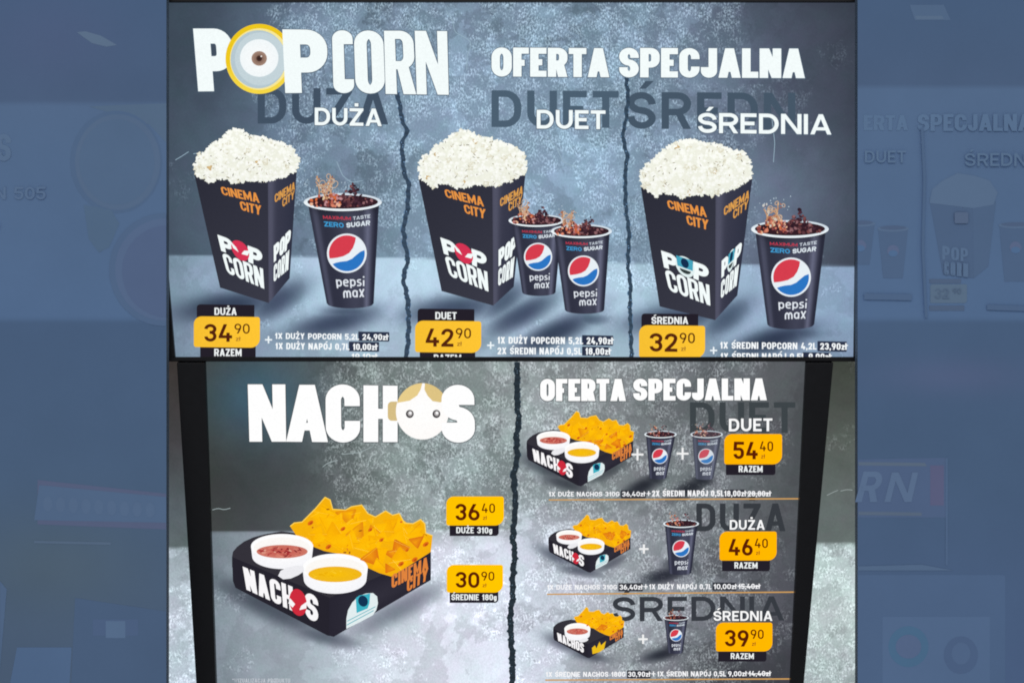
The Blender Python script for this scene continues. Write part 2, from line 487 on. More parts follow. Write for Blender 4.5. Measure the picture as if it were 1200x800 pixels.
def popcorn(parent, plane, layer, OUT, name='popcorn', lbl=None, kr=4.3, n=430, bright=1.0):
    p = Part(name, parent, plane, layer, label=lbl)
    xs = [q[0] for q in OUT]; ys = [q[1] for q in OUT]
    x0, x1, y0, y1 = min(xs), max(xs), min(ys), max(ys)
    mx, my = (min(q[0] for q in OUT)+max(q[0] for q in OUT))/2, (min(q[1] for q in OUT)+max(q[1] for q in OUT))/2
    OUT = [(mx+(x-mx)*.975, my+(y-my)*.97) for x, y in OUT]
    p.add(OUT, (240, 241, 228))
    pts = []
    m = len(OUT)
    for i in range(m):                                  # the ragged rim
        a, b = OUT[i], OUT[(i+1) % m]; L = math.dist(a, b)
        k = max(1, int(L/3.4))
        for j in range(k):
            t = (j+random.random()*.6)/k
            pts.append((a[0]+(b[0]-a[0])*t+random.gauss(0, .7), a[1]+(b[1]-a[1])*t+random.gauss(0, .7), kr*.72))
    while len(pts) < n:
        x, y = random.uniform(x0, x1), random.uniform(y0, y1)
        if inside(OUT, x, y): pts.append((x, y, kr*random.uniform(.55, 1.1)))
    random.shuffle(pts)
    for i, (x, y, r) in enumerate(pts):
        lobes = random.choice((3, 4, 5)); ph = random.random()*6.28
        P = []
        for k in range(11):
            t = 6.283*k/11
            rr = r*(.78+.26*math.cos(lobes*t+ph)+random.uniform(-.08, .08))
            P.append((x+rr*math.cos(t), y+rr*.92*math.sin(t)))
        f = random.random()
        rim = (253, 255, 244) if f < .6 else ((240, 242, 226) if f < .92 else (222, 216, 190))
        cc = (255, 255, 252) if f < .8 else (250, 252, 242)
        if random.random() < .008: cc = (228, 196, 140); rim = (200, 170, 120)
        low = max(0, min(1, (y-y0)/(y1-y0)))
        rim = tuple(v*(1-.05*low)*bright for v in rim)
        p.fan((x-r*.15, y-r*.2), P, tuple(v*bright for v in cc), rim, dz=i*5e-6)
    for _ in range(int(n*.16)):                          # small dark gaps between kernels
        x, y = random.uniform(x0+6, x1-6), random.uniform(y0+8, y1-3)
        if not inside(OUT, x, y): continue
        a = random.random()*180; l = random.uniform(.8, 2.3)
        p.add(ell(x, y, l, random.uniform(.25, .6), 7, a), random.choice(((150, 142, 118), (172, 156, 122), (186, 180, 160), (128, 122, 106))), dz=n*5e-6+1e-4)
    return p.build()

def oemblem(p, Q, kind, dz):
    """the round O of the box lettering: plain coloured disc with simple bands"""
    def E(cx, cy, rx, ry, n=24, a0=0, a1=360): return [bil(Q, a, b) for a, b in ell(cx, cy, rx, ry, n, 0, a0, a1)]
    if kind == 'red':
        p.add(E(.5, .5, .5, .52), (214, 52, 84), dz)
        p.add([bil(Q, *q) for q in ((-.05, .12), (.28, .40), (.40, .62), (.12, .52))], WHITE, dz+5e-5)
        p.add([bil(Q, *q) for q in ((1.05, .30), (.72, .42), (.55, .66), (.90, .62))], WHITE, dz+5e-5)
    else:
        p.add(E(.5, .5, .5, .52), (225, 240, 240), dz)
        p.add([bil(Q, *q) for q in ((.08, .06), (.92, .06), (.90, .58), (.10, .58))], (70, 165, 190), dz+5e-5)
        p.add(E(.5, .32, .20, .24), (20, 48, 80), dz+1e-4)
        p.add(E(.5, .66, .30, .20, 12, 0, 180), (48, 60, 60), dz+1e-4)

ORANGE = (232, 150, 70)
def popcorn_box(scr, layer, F, S, heap, kind, label):
    b = Part('popcorn_box', scr, 'upper', layer, label=label)
    n = 14
    for i in range(n):
        for j in range(10):
            q = [(i/n, j/10), ((i+1)/n, j/10), ((i+1)/n, (j+1)/10), (i/n, (j+1)/10)]
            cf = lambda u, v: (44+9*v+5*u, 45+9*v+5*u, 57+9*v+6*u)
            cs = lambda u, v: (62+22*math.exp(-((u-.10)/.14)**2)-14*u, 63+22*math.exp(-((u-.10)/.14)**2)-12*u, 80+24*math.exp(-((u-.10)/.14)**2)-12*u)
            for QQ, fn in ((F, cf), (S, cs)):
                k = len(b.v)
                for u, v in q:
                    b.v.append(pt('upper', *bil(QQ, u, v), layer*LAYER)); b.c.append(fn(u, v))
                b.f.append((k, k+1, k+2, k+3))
    bo = b.build()
    t = Part('box_lettering', bo, 'upper', layer+1)
    def fq(*uv): return [bil(F, *q) for q in uv]
    def sq(*uv): return [bil(S, *q) for q in uv]
    text(t, 'CINEMA', fq((.33, .085), (.86, .115), (.88, .195), (.345, .155)), ORANGE, .21, .18, .06)
    text(t, 'CITY', fq((.58, .195), (.90, .215), (.89, .295), (.60, .27)), ORANGE, .21, .18, .06)
    text(t, 'CINEMA', sq((.24, .145), (.97, .11), (.97, .185), (.25, .215)), (222, 160, 80), .21, .18, .06, aspect=4)
    text(t, 'CITY', sq((.52, .215), (.97, .19), (.97, .265), (.54, .29)), (222, 160, 80), .21, .18, .06, aspect=2.6)
    PQ = fq((.16, .515), (.90, .585), (.88, .725), (.175, .655))
    def sub(Q, u0, u1, v0=0, v1=1): return [bil(Q, u0, v0), bil(Q, u1, v0), bil(Q, u1, v1), bil(Q, u0, v1)]
    text(t, 'P', sub(PQ, .0, .33), WHITE, .33, .26)
    text(t, 'P', sub(PQ, .67, 1.0), WHITE, .33, .26)
    oemblem(t, sub(PQ, .28, .70, -.08, 1.06), kind, 1e-4)
    text(t, 'CORN', fq((.175, .668), (.90, .732), (.915, .895), (.215, .845)), WHITE, .165, .15, .05)
    PS = sq((.22, .57), (.93, .53), (.90, .70), (.23, .71))
    text(t, 'P', sub(PS, .0, .33), WHITE, .22, .24, aspect=.5)
    text(t, 'P', sub(PS, .67, 1.0), WHITE, .22, .24, aspect=.5)
    if kind == 'red': text(t, 'O', sub(PS, .35, .66), WHITE, .22, .24, aspect=.5)
    else: oemblem(t, sub(PS, .30, .68, -.05, 1.05), kind, 1e-4)
    text(t, 'CORN', sq((.23, .735), (.90, .72), (.90, .90), (.23, .875)), WHITE, .16, .15, .06, aspect=1.7)
    t.build()
    popcorn(bo, 'upper', layer+2, heap)
    return bo

def cola_cup(scr, plane, layer, xl, xr, yr, yb, bl, br, label, big=True, wash=0.0, fizz=1.0, ink=True):
    """paper cup: rim from xl to xr at height yr, foot at yb spanning bl..br"""
    W = xr-xl; H = yb-yr; ry = W*.115
    wash_c = (150, 160, 170)
    def w(cc): return tuple(cc[i]*(1-wash)+wash_c[i]*wash for i in range(3))
    b = Part('cola_cup', scr, plane, layer, label=label)
    def cm(s, t):
        l = xl+W*.05+(bl-xl-W*.05)*t; r = xr-W*.035+(br-xr+W*.035)*t
        return (l+(r-l)*s, yr+H*.0+(H*.94)*t+ry*(.9-.35*t)*math.sqrt(max(0, 1-(2*s-1)**2)))
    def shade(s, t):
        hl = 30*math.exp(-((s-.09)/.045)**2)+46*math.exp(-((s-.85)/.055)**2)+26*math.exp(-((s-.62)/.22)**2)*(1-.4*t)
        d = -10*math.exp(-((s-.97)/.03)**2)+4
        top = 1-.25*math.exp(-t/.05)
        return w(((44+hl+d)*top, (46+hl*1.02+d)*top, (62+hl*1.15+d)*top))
    n, m = 26, 12
    for i in range(n):
        for j in range(m):
            k = len(b.v)
            for s, t in ((i/n, j/m), ((i+1)/n, j/m), ((i+1)/n, (j+1)/m), (i/n, (j+1)/m)):
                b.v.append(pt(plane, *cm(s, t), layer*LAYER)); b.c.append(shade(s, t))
            b.f.append((k, k+1, k+2, k+3))
    bo = b.build()
    cx = (xl+xr)/2
    r = Part('cup_rim', bo, plane, layer+1)
    r.add(ell(cx, yr, W*.5, ry, 48), lambda x, y: w((214, 226, 236)) if y < yr else w((238, 246, 250)))
    r.add(ell(cx, yr-ry*.02, W*.452, ry*.76, 48), w((52, 30, 38)), 8e-5)
    r.build()
    # cola and ice splashing over the left of the rim
    k = Part('cola_splash', bo, plane, layer+3)
    nb = int(210 if big else 85)
    for i in range(nb):
        f = random.random()
        x = cx+random.gauss(-.02, .19)*W
        x = min(max(x, xl+W*.10), xr-W*.12)
        uu = (x-xl)/W
        peak = (1.0 if big else 1.5)*(.20*math.exp(-((uu-.62)/.10)**2)+.13*math.exp(-((uu-.30)/.14)**2)+.03)*W*1.05
        y = yr+ry*.45-random.random()*(peak+ry*.5)
        s = W*random.uniform(.010, .032)
        if uu < .48:
            cc = random.choice(((168, 88, 72), (196, 120, 96), (120, 62, 62), (214, 166, 138), (190, 98, 58), (86, 44, 50), (176, 130, 134), (70, 38, 46)))
        else:
            cc = random.choice(((58, 34, 44), (84, 50, 56), (44, 26, 36), (112, 66, 66), (66, 40, 52), (130, 92, 96)))
        P = ell(x, y, s, s*random.uniform(.5, 1.0), 7, random.random()*180)
        k.fan((x, y), P, w(tuple(min(255, v*1.2) for v in cc)), w(cc), dz=i*5e-6)
    nd = int((46 if big else 16)*fizz)
    for i in range(nd):                                 # thin fizzing jets and drops
        a = random.random()
        side = random.choice((-1, 1))
        bx = xl+W*(.27+.10*side*a+random.gauss(0, .02)); by = yr-ry*.3-a*W*.30
        s = W*random.uniform(.006, .016)
        cc = random.choice(((198, 158, 118), (176, 118, 88), (220, 196, 160), (150, 92, 70), (205, 205, 200)))
        k.add(ell(bx, by, s, s*random.uniform(.8, 2.4), 7, random.gauss(0, 30)), w(cc), dz=nb*5e-6+i*5e-6)
    for i in range(9 if big else 0):                     # thin rings of liquid and pale flying drops
        a = random.random(); bx = xl+W*(.29+random.gauss(0, .055)); by = yr-ry-a*W*.22; r_ = W*random.uniform(.018, .038)
        for q in pen(ell(bx, by, r_, r_*random.uniform(.7, 1.5), 12, random.random()*90), True, W*.009, W*.009): k.add(q, w((206, 176, 148)), nb*5e-6+4e-4)
    for i in range(16 if big else 3):
        k.add(ell(xl+W*random.uniform(-.02, .62), yr-W*random.uniform(.18, .42), W*random.uniform(.004, .011), W*random.uniform(.006, .014), 6), w((176, 194, 206)), nb*5e-6+4.4e-4)
    if big:
        for (u0, v0, u1, v1) in ((.20, .10, .16, .26), (.30, .14, .34, .33), (.36, .10, .28, .24), (.24, .2, .32, .27)):
            P0 = (xl+W*u0, yr-W*v0); P1 = (xl+W*u1, yr-W*v1)
            pth = [P0, ((P0[0]+P1[0])/2+W*.025, (P0[1]+P1[1])/2), P1]
            for q in pen(round_path([(a, b_, 1) for a, b_ in pth], False, W*.05), False, W*.014, W*.014):
                k.add(q, w((196, 150, 112)), nb*5e-6+6e-4)
    k.build()
    # printed emblem and words
    e = Part('cup_print', bo, plane, layer+2)
    ex, ey, er = cx+(bl+br-xl-xr)/2*.45+W*.01, yr+H*.475, W*.255
    if not big: er = W*.24
    e.add(ell(ex, ey, er, er*.99, 40), w((232, 240, 246)))
    r2 = er*.90
    def dsk(x, y): return (ex+x*r2, ey+y*r2)
    def arc(a0, a1, n_=18): return [(math.cos(math.radians(a0+(a1-a0)*i/n_)), math.sin(math.radians(a0+(a1-a0)*i/n_))) for i in range(n_+1)]
    # red upper field, down to a rising wave
    red = arc(163, 300) + [(.46, -.62), (.34, -.30), (.14, -.02), (-.18, .16), (-.55, .25), (-.80, .28)]
    e.add([dsk(*q) for q in red], w((214, 62, 78)), 6e-5)
    blue = arc(-10, 143) + [(-.62, .53), (-.35, .47), (.0, .43), (.28, .31), (.52, .10), (.76, -.09)]
    e.add([dsk(*q) for q in blue], w((44, 118, 196)), 6e-5)
    def line(s, s0, s1, t0, t1, col, tx, gap=.1):
        text(e, s, [cm(s0, t0), cm(s1, t0), cm(s1, t1), cm(s0, t1)], col, tx, None, gap, dz=8e-5)
    if ink:
        pw = (226, 232, 240)
        line('pepsi', .27, .80, .685, .785, w(pw), .15, .13)
        line('max', .38, .80, .79, .895, w(pw), .15, .13)
        line('MAXIMUM', .20, .60, .07, .105, w((196, 60, 80)), .22, .12)
        line('TASTE', .63, .88, .07, .105, w((215, 225, 235)), .2, .12)
        line('ZERO', .20, .49, .13, .18, w((66, 160, 215)), .22, .10)
        line('SUGAR', .53, .88, .13, .18, w((226, 236, 244)), .24, .08)
    e.build()
    return bo

def price_tag(scr, plane, layer, x0, y0, x1, y1, big, small, cap=None, foot=None, yel=(247, 192, 50), ink=(84, 36, 16), sk=0.0, ymax=None, label=None, sf=.012):
    """yellow tag with a dark caption tab above and/or below"""
    p = Part('price_tag', scr, plane, layer+1, label=label, ymax=ymax)
    w, h = x1-x0, y1-y0
    p.add(round_rect(x0, y0, x1, y1, (h*.26, h*.08, h*.30, h*.08), 6, sf), lambda x, y: tuple(v*(1+.03*(x-x0)/w) for v in yel))
    po = p.build()
    t = Part('price_digits', po, plane, layer+2, ymax=ymax)
    text(t, big, qr(x0+w*.16, y0+h*.25, x0+w*.58, y0+h*.82, .4), ink, .19, .17, .12)
    text(t, small, qr(x0+w*.615, y0+h*.24, x0+w*.845, y0+h*.56, .2), ink, .15, .13, .16)
    text(t, 'zł', qr(x0+w*.635, y0+h*.66, x0+w*.70, y0+h*.80, .1), tuple(v*1.2+20 for v in ink), .15, .12, .14)
    t.build()
    def tab(tx0, ty0, tx1, ty1, s, rr, tw):
        q = Part('caption_tab', po, plane, layer, ymax=ymax)
        q.add(round_rect(tx0, ty0, tx1, ty1, rr, 5, sf), (36, 32, 42)); q.build()
        l = Part('caption_words', po, plane, layer+2, ymax=ymax)
        hh = ty1-ty0; cxm = (tx0+tx1)/2
        text(l, s, qr(cxm-tw/2, ty0+hh*.24, cxm+tw/2, ty0+hh*.76, .2), (240, 244, 244), .21, .18, .10)
        l.build()
    if cap: tab(*cap)
    if foot: tab(*foot)
    return po

def tray_art(scr, layer, T, label, small=False, mid=False):
    """cardboard nachos tray; T maps the large tray's coordinates to this tray"""
    def add(p, P, col, dz=0.0): p.add([T(*q) for q in P], col, dz)
    pl = 'lower'
    b = Part('nachos_tray', scr, pl, layer, label=label)
    add(b, [(272, 652), (273, 646), (278, 640), (286, 634), (297, 629), (312, 625), (330, 622), (380, 628), (505, 652), (505, 664), (387, 712), (272, 664)], (52, 50, 58))
    add(b, [(272, 652), (387, 700), (391, 745), (384, 744), (276, 688), (273, 680)], (38, 36, 46), 3e-5)
    b.fan(T(440, 700), [T(*q) for q in ((386, 700), (446, 674), (505, 646), (505, 679), (440, 717), (391, 745.5), (386, 744))], (50, 48, 60), (40, 38, 50), 4e-5)
    bo = b.build()
    # chips
    heap = Part('nacho_chips', bo, pl, layer+1)
    out = [(340, 616), (345, 612), (354, 611), (370, 595), (381, 582), (387, 585), (390, 596), (405, 597), (412, 593), (424, 591), (431, 601), (440, 605), (452, 598), (460, 603), (468, 601), (474, 612), (484, 613), (493, 608), (498, 613), (499, 624), (507, 627), (505, 646), (459, 675), (445, 671), (425, 662), (405, 650), (380, 645), (352, 634)]
    add(heap, out, (246, 178, 14))
    n = 60 if not small else 40
    k = 0
    yy0, yy1 = 588, 672
    pts = []
    while len(pts) < n:
        x, y = random.uniform(345, 504), random.uniform(590, 672)
        if inside(out, x, y) and inside(out, x-5, y-4) and inside(out, x+5, y-4): pts.append((x, y))
    pts.sort(key=lambda q: q[1])
    for x, y in pts:
        s = random.uniform(16, 28); a = random.random()*6.28
        tri = []
        for q in range(3):
            tt = a+q*2.094+random.uniform(-.25, .25)
            tri.append((x+s*.62*math.cos(tt), y+s*.52*math.sin(tt), .8))
        P = round_path(tri, True, s*.12)
        P = [q for q in P]
        if not all(inside(out, *q) for q in P): 
            P = [(x+(q[0]-x)*.5, y+(q[1]-y)*.5) for q in P]
            if not all(inside(out, *q) for q in P): continue
        f = random.random()
        hi = (255, 194, 12) if f < .7 else (255, 186, 6)
        lo = (254, 184, 6) if f < .74 else ((246, 170, 8) if f < .95 else (228, 138, 20))
        if y > 634+(x-400)*-.05+max(0, 470-x)*.22 and x > 405 and random.random() < .5: hi, lo = (246, 160, 18), (222, 116, 22)
        k += 1
        ang = random.random()*6.28
        def colr(X, Y, x=x, y=y, hi=hi, lo=lo, s=s, ang=ang):
            return hi
        heap.fan(T(x+math.cos(ang)*s*.2, y+math.sin(ang)*s*.2), [T(*q) for q in P], hi, lo, k*5e-6+2e-5)
        # one lit or toasted edge
        e0, e1 = P[0], P[len(P)//2]
        nx_, ny_ = -(e1[1]-e0[1]), e1[0]-e0[0]; L = math.hypot(nx_, ny_) or 1
        ww = .32
        add(heap, [e0, e1, (e1[0]+nx_/L*ww, e1[1]+ny_/L*ww), (e0[0]+nx_/L*ww, e0[1]+ny_/L*ww)], random.choice(((255, 218, 90), (255, 210, 60), (228, 146, 12), (206, 116, 20))), k*5e-6+3e-5)
    for _ in range(20 if not small else 10):            # toasted marks
        x, y = random.uniform(350, 500), random.uniform(594, 668)
        if not inside(out, x, y): continue
        add(heap, ell(x, y, random.uniform(.8, 2.6), random.uniform(.4, 1.1), 7, random.gauss(-30, 40)), random.choice(((196, 98, 26), (214, 92, 40), (160, 92, 22), (226, 132, 14))), n*5e-6+1e-4)
    for x, y, s in ((364, 612, 4), (402, 619, 3.4), (434, 620, 3), (385, 640, 4), (447, 632, 3), (470, 660, 4), (486, 655, 4), (499, 637, 4), (477, 644, 2.5)):
        add(heap, ell(x, y, s, s*.6, 9, -35), (224, 108, 24), n*5e-6+1.3e-4)
        add(heap, ell(x+.6, y+.4, s*.5, s*.25, 9, -35), (180, 74, 24), n*5e-6+1.6e-4)
    # bright outline along the back chips
    ol = out[:21]
    for q in pen([(a, b_) for a, b_ in ol], False, 1.1, 1.1): add(heap, q, (255, 214, 90), n*5e-6+1.4e-4)
    heap.build()
    def bowl(cx, cy, rx, ry, dep, sauce, sc, chunks):
        w_ = Part('sauce_bowl', bo, pl, layer+2)
        bot = ell(cx, cy+dep, rx*.96, ry, 24, 0, 0, 180)
        w_.fan(T(cx, cy+dep*.5), [T(*q) for q in [(cx+rx, cy)]+bot+[(cx-rx, cy)]], (255, 255, 255), (246, 246, 250))
        w_.add([T(*q) for q in ell(cx, cy, rx, ry, 44)], (255, 255, 255), 5e-5)
        w_.add([T(*q) for q in ell(cx, cy+ry*.12, rx*.91, ry*.84, 40)], (252, 249, 245), 9e-5)
        wo = w_.build()
        s_ = Part('sauce', wo, pl, layer+3)
        s_.fan(T(cx, cy+ry*.42), [T(*q) for q in ell(cx, cy+ry*.42, rx*.82, ry*.54, 40)], sauce[0], sauce[1])
        for _ in range(chunks):
            a = random.random()*6.28; rr = random.random()**.5
            x, y = cx+math.cos(a)*rr*rx*.70, cy+ry*.44+math.sin(a)*rr*ry*.40
            s_.add([T(*q) for q in ell(x, y, random.uniform(1, 3.6), random.uniform(.4, 1.1), 8, random.gauss(0, 25))], random.choice(sc), 5e-5+_*4e-6)
        s_.build()
    salsa = ((198, 84, 76), (206, 120, 104)); sch = ((150, 40, 46), (172, 52, 56), (214, 130, 112), (130, 34, 44), (225, 160, 140))
    ches = ((248, 190, 8), (240, 184, 30)); cch = ((250, 200, 40), (238, 176, 8))
    if mid:
        bowl(352, 652, 43, 19, 18, salsa, sch, 34)
    else:
        bowl(330.7, 639.5, 36.5, 14.5, 12, salsa, sch, 44)
        bowl(392.8, 665, 38.3, 17, 13, ches, cch, 10)
    sp = Part('spoon_tip', bo, pl, layer+4)
    if mid: sp.add([T(*q) for q in ell(372, 688, 16, 6, 20, -12)], (238, 238, 242))
    else:
        sp.add([T(*q) for q in ((326, 674), (329, 668), (337, 664), (347, 662), (355, 662), (357, 668), (350, 673), (341, 677), (332, 678))], (236, 236, 240))
    sp.build()
    l = Part('tray_lettering', bo, pl, layer+3)
    N = [T(*q) for q in ((284.5, 663), (373, 699), (373, 729), (289, 690))]
    def sub(Q, u0, u1, v0=0, v1=1): return [bil(Q, u0, v0), bil(Q, u1, v0), bil(Q, u1, v1), bil(Q, u0, v1)]
    asp = 3.0
    if mid: text(l, 'NACHOS', N, (250, 248, 250), .21, .17, .05, aspect=3.2)
    else:
        text(l, 'NACH', sub(N, 0, .66), (250, 248, 250), .21, .17, .06, aspect=2.3)
        text(l, 'S', sub(N, .82, 1.0, -.02, 1.02), (250, 248, 250), .24, .2, aspect=.62)
        ro = [T(*q) for q in ell(349.5, 705, 10, 16, 24, -12)]
        l.add(ro, (206, 44, 62), 8e-5)
        l.add([T(*q) for q in ((340, 700), (346, 707), (343, 711), (338, 706))], (250, 248, 250), 1.2e-4)
        l.add([T(*q) for q in ((360, 704), (353, 709), (351, 714), (359, 712))], (250, 248, 250), 1.2e-4)
    oc = (224, 132, 62)
    text(l, 'CINEMA', [T(*q) for q in ((459, 673), (502, 651), (502, 666), (459, 689))], oc, .21, .17, .06, aspect=3.2)
    text(l, 'CITY', [T(*q) for q in ((477, 678), (502, 665), (500.5, 679), (477, 693))], oc, .21, .17, .06, aspect=1.9)
    l.build()
    e = Part('tray_emblem', bo, pl, layer+3)
    if mid:
        e.add([T(*q) for q in ((402, 732), (400, 712), (410, 704), (415, 714), (425, 692), (430, 704), (446, 690), (440, 716), (425, 726))], (236, 190, 30))
    else:
        arch = [(406, 736), (406, 724), (408, 714), (413, 705), (420, 698), (429, 694.5), (437, 694), (442, 698), (443, 706), (441, 714), (437, 720), (422, 728)]
        e.add([T(*q) for q in arch], (226, 238, 240))
        e.add([T(*q) for q in ((417, 700), (421, 697), (434, 694.4), (433, 706), (431, 712), (418, 717.5))], (62, 178, 196), 4e-5)
        e.add([T(*q) for q in ell(425.5, 703.5, 5.6, 6.6, 20, -20)], (18, 52, 84), 8e-5)
        for q0, q1 in (((407, 726.5), (440, 709.5)), ((406.5, 731), (438, 714))):
            e.add([T(q0[0], q0[1]), T(q1[0], q1[1]), T(q1[0], q1[1]+1.0), T(q0[0], q0[1]+1.0)], (80, 176, 188), 6e-5)
    e.build()
    return bo

def crack(scr, plane, layer, pts, wid, col, seed):
    rr = random.Random(seed)
    p = Part('wall_crack', scr, plane, layer, label=None)
    P = []
    for i in range(len(pts)-1):
        (x0, y0), (x1, y1) = pts[i], pts[i+1]
        k = max(2, int(abs(y1-y0)/2.5))
        for j in range(k):
            t = j/k; t2 = t*t*(3-2*t); yy = y0+(y1-y0)*t; P.append((x0+(x1-x0)*t2+.55*math.sin(yy*.41+seed)+.2*math.sin(yy*1.1+2*seed), yy))
    P.append(pts[-1])
    L = [(x-wid/2*(1+.2*rr.uniform(-1, 1)), y) for x, y in P]; R = [(x+wid/2*(1+.2*rr.uniform(-1, 1)), y) for x, y in P]
    for i in range(len(P)-1):
        p.add([L[i], R[i], R[i+1], L[i+1]], lambda x, y: tuple(v*(1+.12*math.sin(y*.9+x)) for v in col))
        if rr.random() < .12:
            mx, my = (L[i][0]+R[i][0])/2+rr.uniform(-1.5, 1.5), L[i][1]; p.add(ell(mx, my, rr.uniform(.4, .8), rr.uniform(.4, 1.0), 6), tuple(v*2.2 for v in col), 3e-5)
        if rr.random() < .6:                                  # pale broken lip
            s = rr.choice((-1, 1)); e0, e1 = (L if s < 0 else R)[i], (L if s < 0 else R)[i+1]
            ww = rr.uniform(.4, 1.1)*s
            p.add([e0, e1, (e1[0]+ww, e1[1]), (e0[0]+ww, e0[1])], tuple(v*1.8 for v in col), 3e-5)
    return p.build()

def strip_text(part, s, Q, col=WHITE, tx=.17, gap=.12): text(part, s, Q, col, tx, tx*.9, gap)

# ================================================================== UPPER SCREEN
U = thing('menu_screen', 'wide blue-grey menu screen on top, with three popcorn box and cola offers', 'menu screen', (0.0, DEPTH, CAMZ+(423-400)*-PX), None)
def UL(y): return np.interp(y, [3, 200, 289, 418], [188, 190, 195, 206])
def UR(y): return np.interp(y, [3, 250, 418], [1004.5, 1002.0, 999.8])
def ledge_y(x): return np.interp(x, [195, 480, 740, 1000], [299, 302.5, 308.5, 312])
def upper_field(X, Y):
    n = len(X); wall = np.zeros((n, 3))
    kx = [190, 250, 310, 380, 470, 560, 640, 740, 800, 860, 920, 960, 1004]
    tr = np.interp(X, kx, [62, 70, 86, 104, 114, 116, 118, 112, 104, 88, 72, 64, 56])
    tg = np.interp(X, kx, [75, 85, 104, 124, 136, 137, 141, 134, 122, 101, 81, 72, 63])
    tb = np.interp(X, kx, [90, 102, 124, 144, 156, 158, 162, 154, 142, 120, 98, 87, 77])
    wall[:, 0], wall[:, 1], wall[:, 2] = tr, tg, tb
    mid = soft(X, Y, 560, 250, 240, 120)*14 + soft(X, Y, 250, 250, 80, 80)*8 + soft(X, Y, 920, 230, 90, 70)*30
    wall[:, 0:3] += 6
    wall *= (1-.14*soft(X, Y, 410, 250, 60, 75)-.10*soft(X, Y, 240, 60, 60, 60)-.10*soft(X, Y, 600, 24, 30, 22, 0, 3))[:, None]
    wall *= (1+.10*soft(X, Y, 690, 215, 50, 45)+.08*soft(X, Y, 545, 110, 50, 40))[:, None]
    wall += mid[:, None]*np.array([.85, 1.0, 1.15])
    wall *= (1-.10*np.exp(-(Y-3)/14.0))[:, None]
    led = np.zeros((n, 3))
    lk = [195, 300, 400, 480, 600, 740, 800, 900, 1000]
    led[:, 0] = np.interp(X, lk, [128, 158, 180, 184, 184, 176, 164, 152, 138])
    led[:, 1] = np.interp(X, lk, [150, 182, 206, 210, 210, 203, 190, 176, 162])
    led[:, 2] = np.interp(X, lk, [170, 206, 226, 230, 230, 222, 212, 202, 190])
    led *= (1-.10*sstep(360, 418, Y))[:, None]
    L = ledge_y(X); t = sstep(-1.5, 1.5, Y-L)[:, None]
    rgb = wall*(1-t)+led*t
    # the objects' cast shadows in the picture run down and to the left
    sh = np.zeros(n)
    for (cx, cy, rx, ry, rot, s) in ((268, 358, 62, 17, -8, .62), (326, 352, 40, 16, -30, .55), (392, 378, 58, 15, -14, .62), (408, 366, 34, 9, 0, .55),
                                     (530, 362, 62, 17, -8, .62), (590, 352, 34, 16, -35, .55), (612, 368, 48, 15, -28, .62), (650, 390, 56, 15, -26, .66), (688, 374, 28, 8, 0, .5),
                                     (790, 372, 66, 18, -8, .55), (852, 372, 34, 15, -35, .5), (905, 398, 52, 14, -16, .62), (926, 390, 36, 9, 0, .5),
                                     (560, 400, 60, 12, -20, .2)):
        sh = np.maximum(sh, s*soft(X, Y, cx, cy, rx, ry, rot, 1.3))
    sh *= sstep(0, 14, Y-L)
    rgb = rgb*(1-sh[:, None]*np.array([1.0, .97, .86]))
    al = np.interp(X, [190, 290, 330, 480, 740, 850, 900, 1004], [.05, .12, .85, .92, .90, .78, .25, .08])*np.interp(Y, [3, 60, 150, 230, 300], [1.0, .95, .86, .72, .55])
    al = np.where(Y > L, .30, al)
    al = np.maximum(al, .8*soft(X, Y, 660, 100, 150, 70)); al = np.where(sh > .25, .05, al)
    return rgb, al
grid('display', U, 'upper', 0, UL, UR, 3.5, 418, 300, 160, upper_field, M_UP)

# housing and frame
prism('housing', U, 'upper', [[(170, -40), (1030, -40), (1030, 424), (170, 424)]], -0.05, -0.002, M_BLACK)
for P_ in ([[(160, -14), (1040, -14), (1040, 3.5), (160, 3.5)],
                            [(160, 418), (1040, 418), (1040, 423), (160, 423)],
                            [(160, 3.7), (UL(3.7), 3.7), (UL(200), 200), (195, 289), (206, 417.8), (160, 417.8)],
                            [(UR(3.7), 3.7), (1040, 3.7), (1040, 417.8), (UR(418), 417.8), (UR(250), 250)]]): prism('bezel', U, 'upper', [P_], -0.003, 0.007, M_BLACK, .0008)

# big shadow words behind the offer names
gcol = (66, 82, 100)
for w_, q_, c_ in (('DUŻA', qr(302, 103, 455, 145, 1), gcol), ('DUET', qr(576, 106, 725, 149, 1), (76, 96, 114)), ('ŚREDN', qr(735, 108, 932, 151, 1), (70, 87, 104))):
    gu = Part('shadow_lettering', U, 'upper', 1, label='large dark grey word %s behind the white one' % w_)
    text(gu, w_, q_, c_, .20, .18, .16); gu.build()

crack(U, 'upper', 2, [(465, 108), (469, 125), (471, 140), (477, 153), (471, 170), (473, 200), (479, 217), (478, 240), (473, 269), (474, 284), (478, 303), (473, 326), (478, 355), (479, 378), (478, 401), (476, 418)], 5.2, (56, 73, 92), 1)
crack(U, 'upper', 2, [(734, 90), (736, 115), (734, 135), (730, 160), (735, 185), (733, 200), (733, 237), (737, 275), (736, 309), (739, 338), (738, 360), (739, 384), (740, 418)], 4.4, (54, 72, 90), 2)
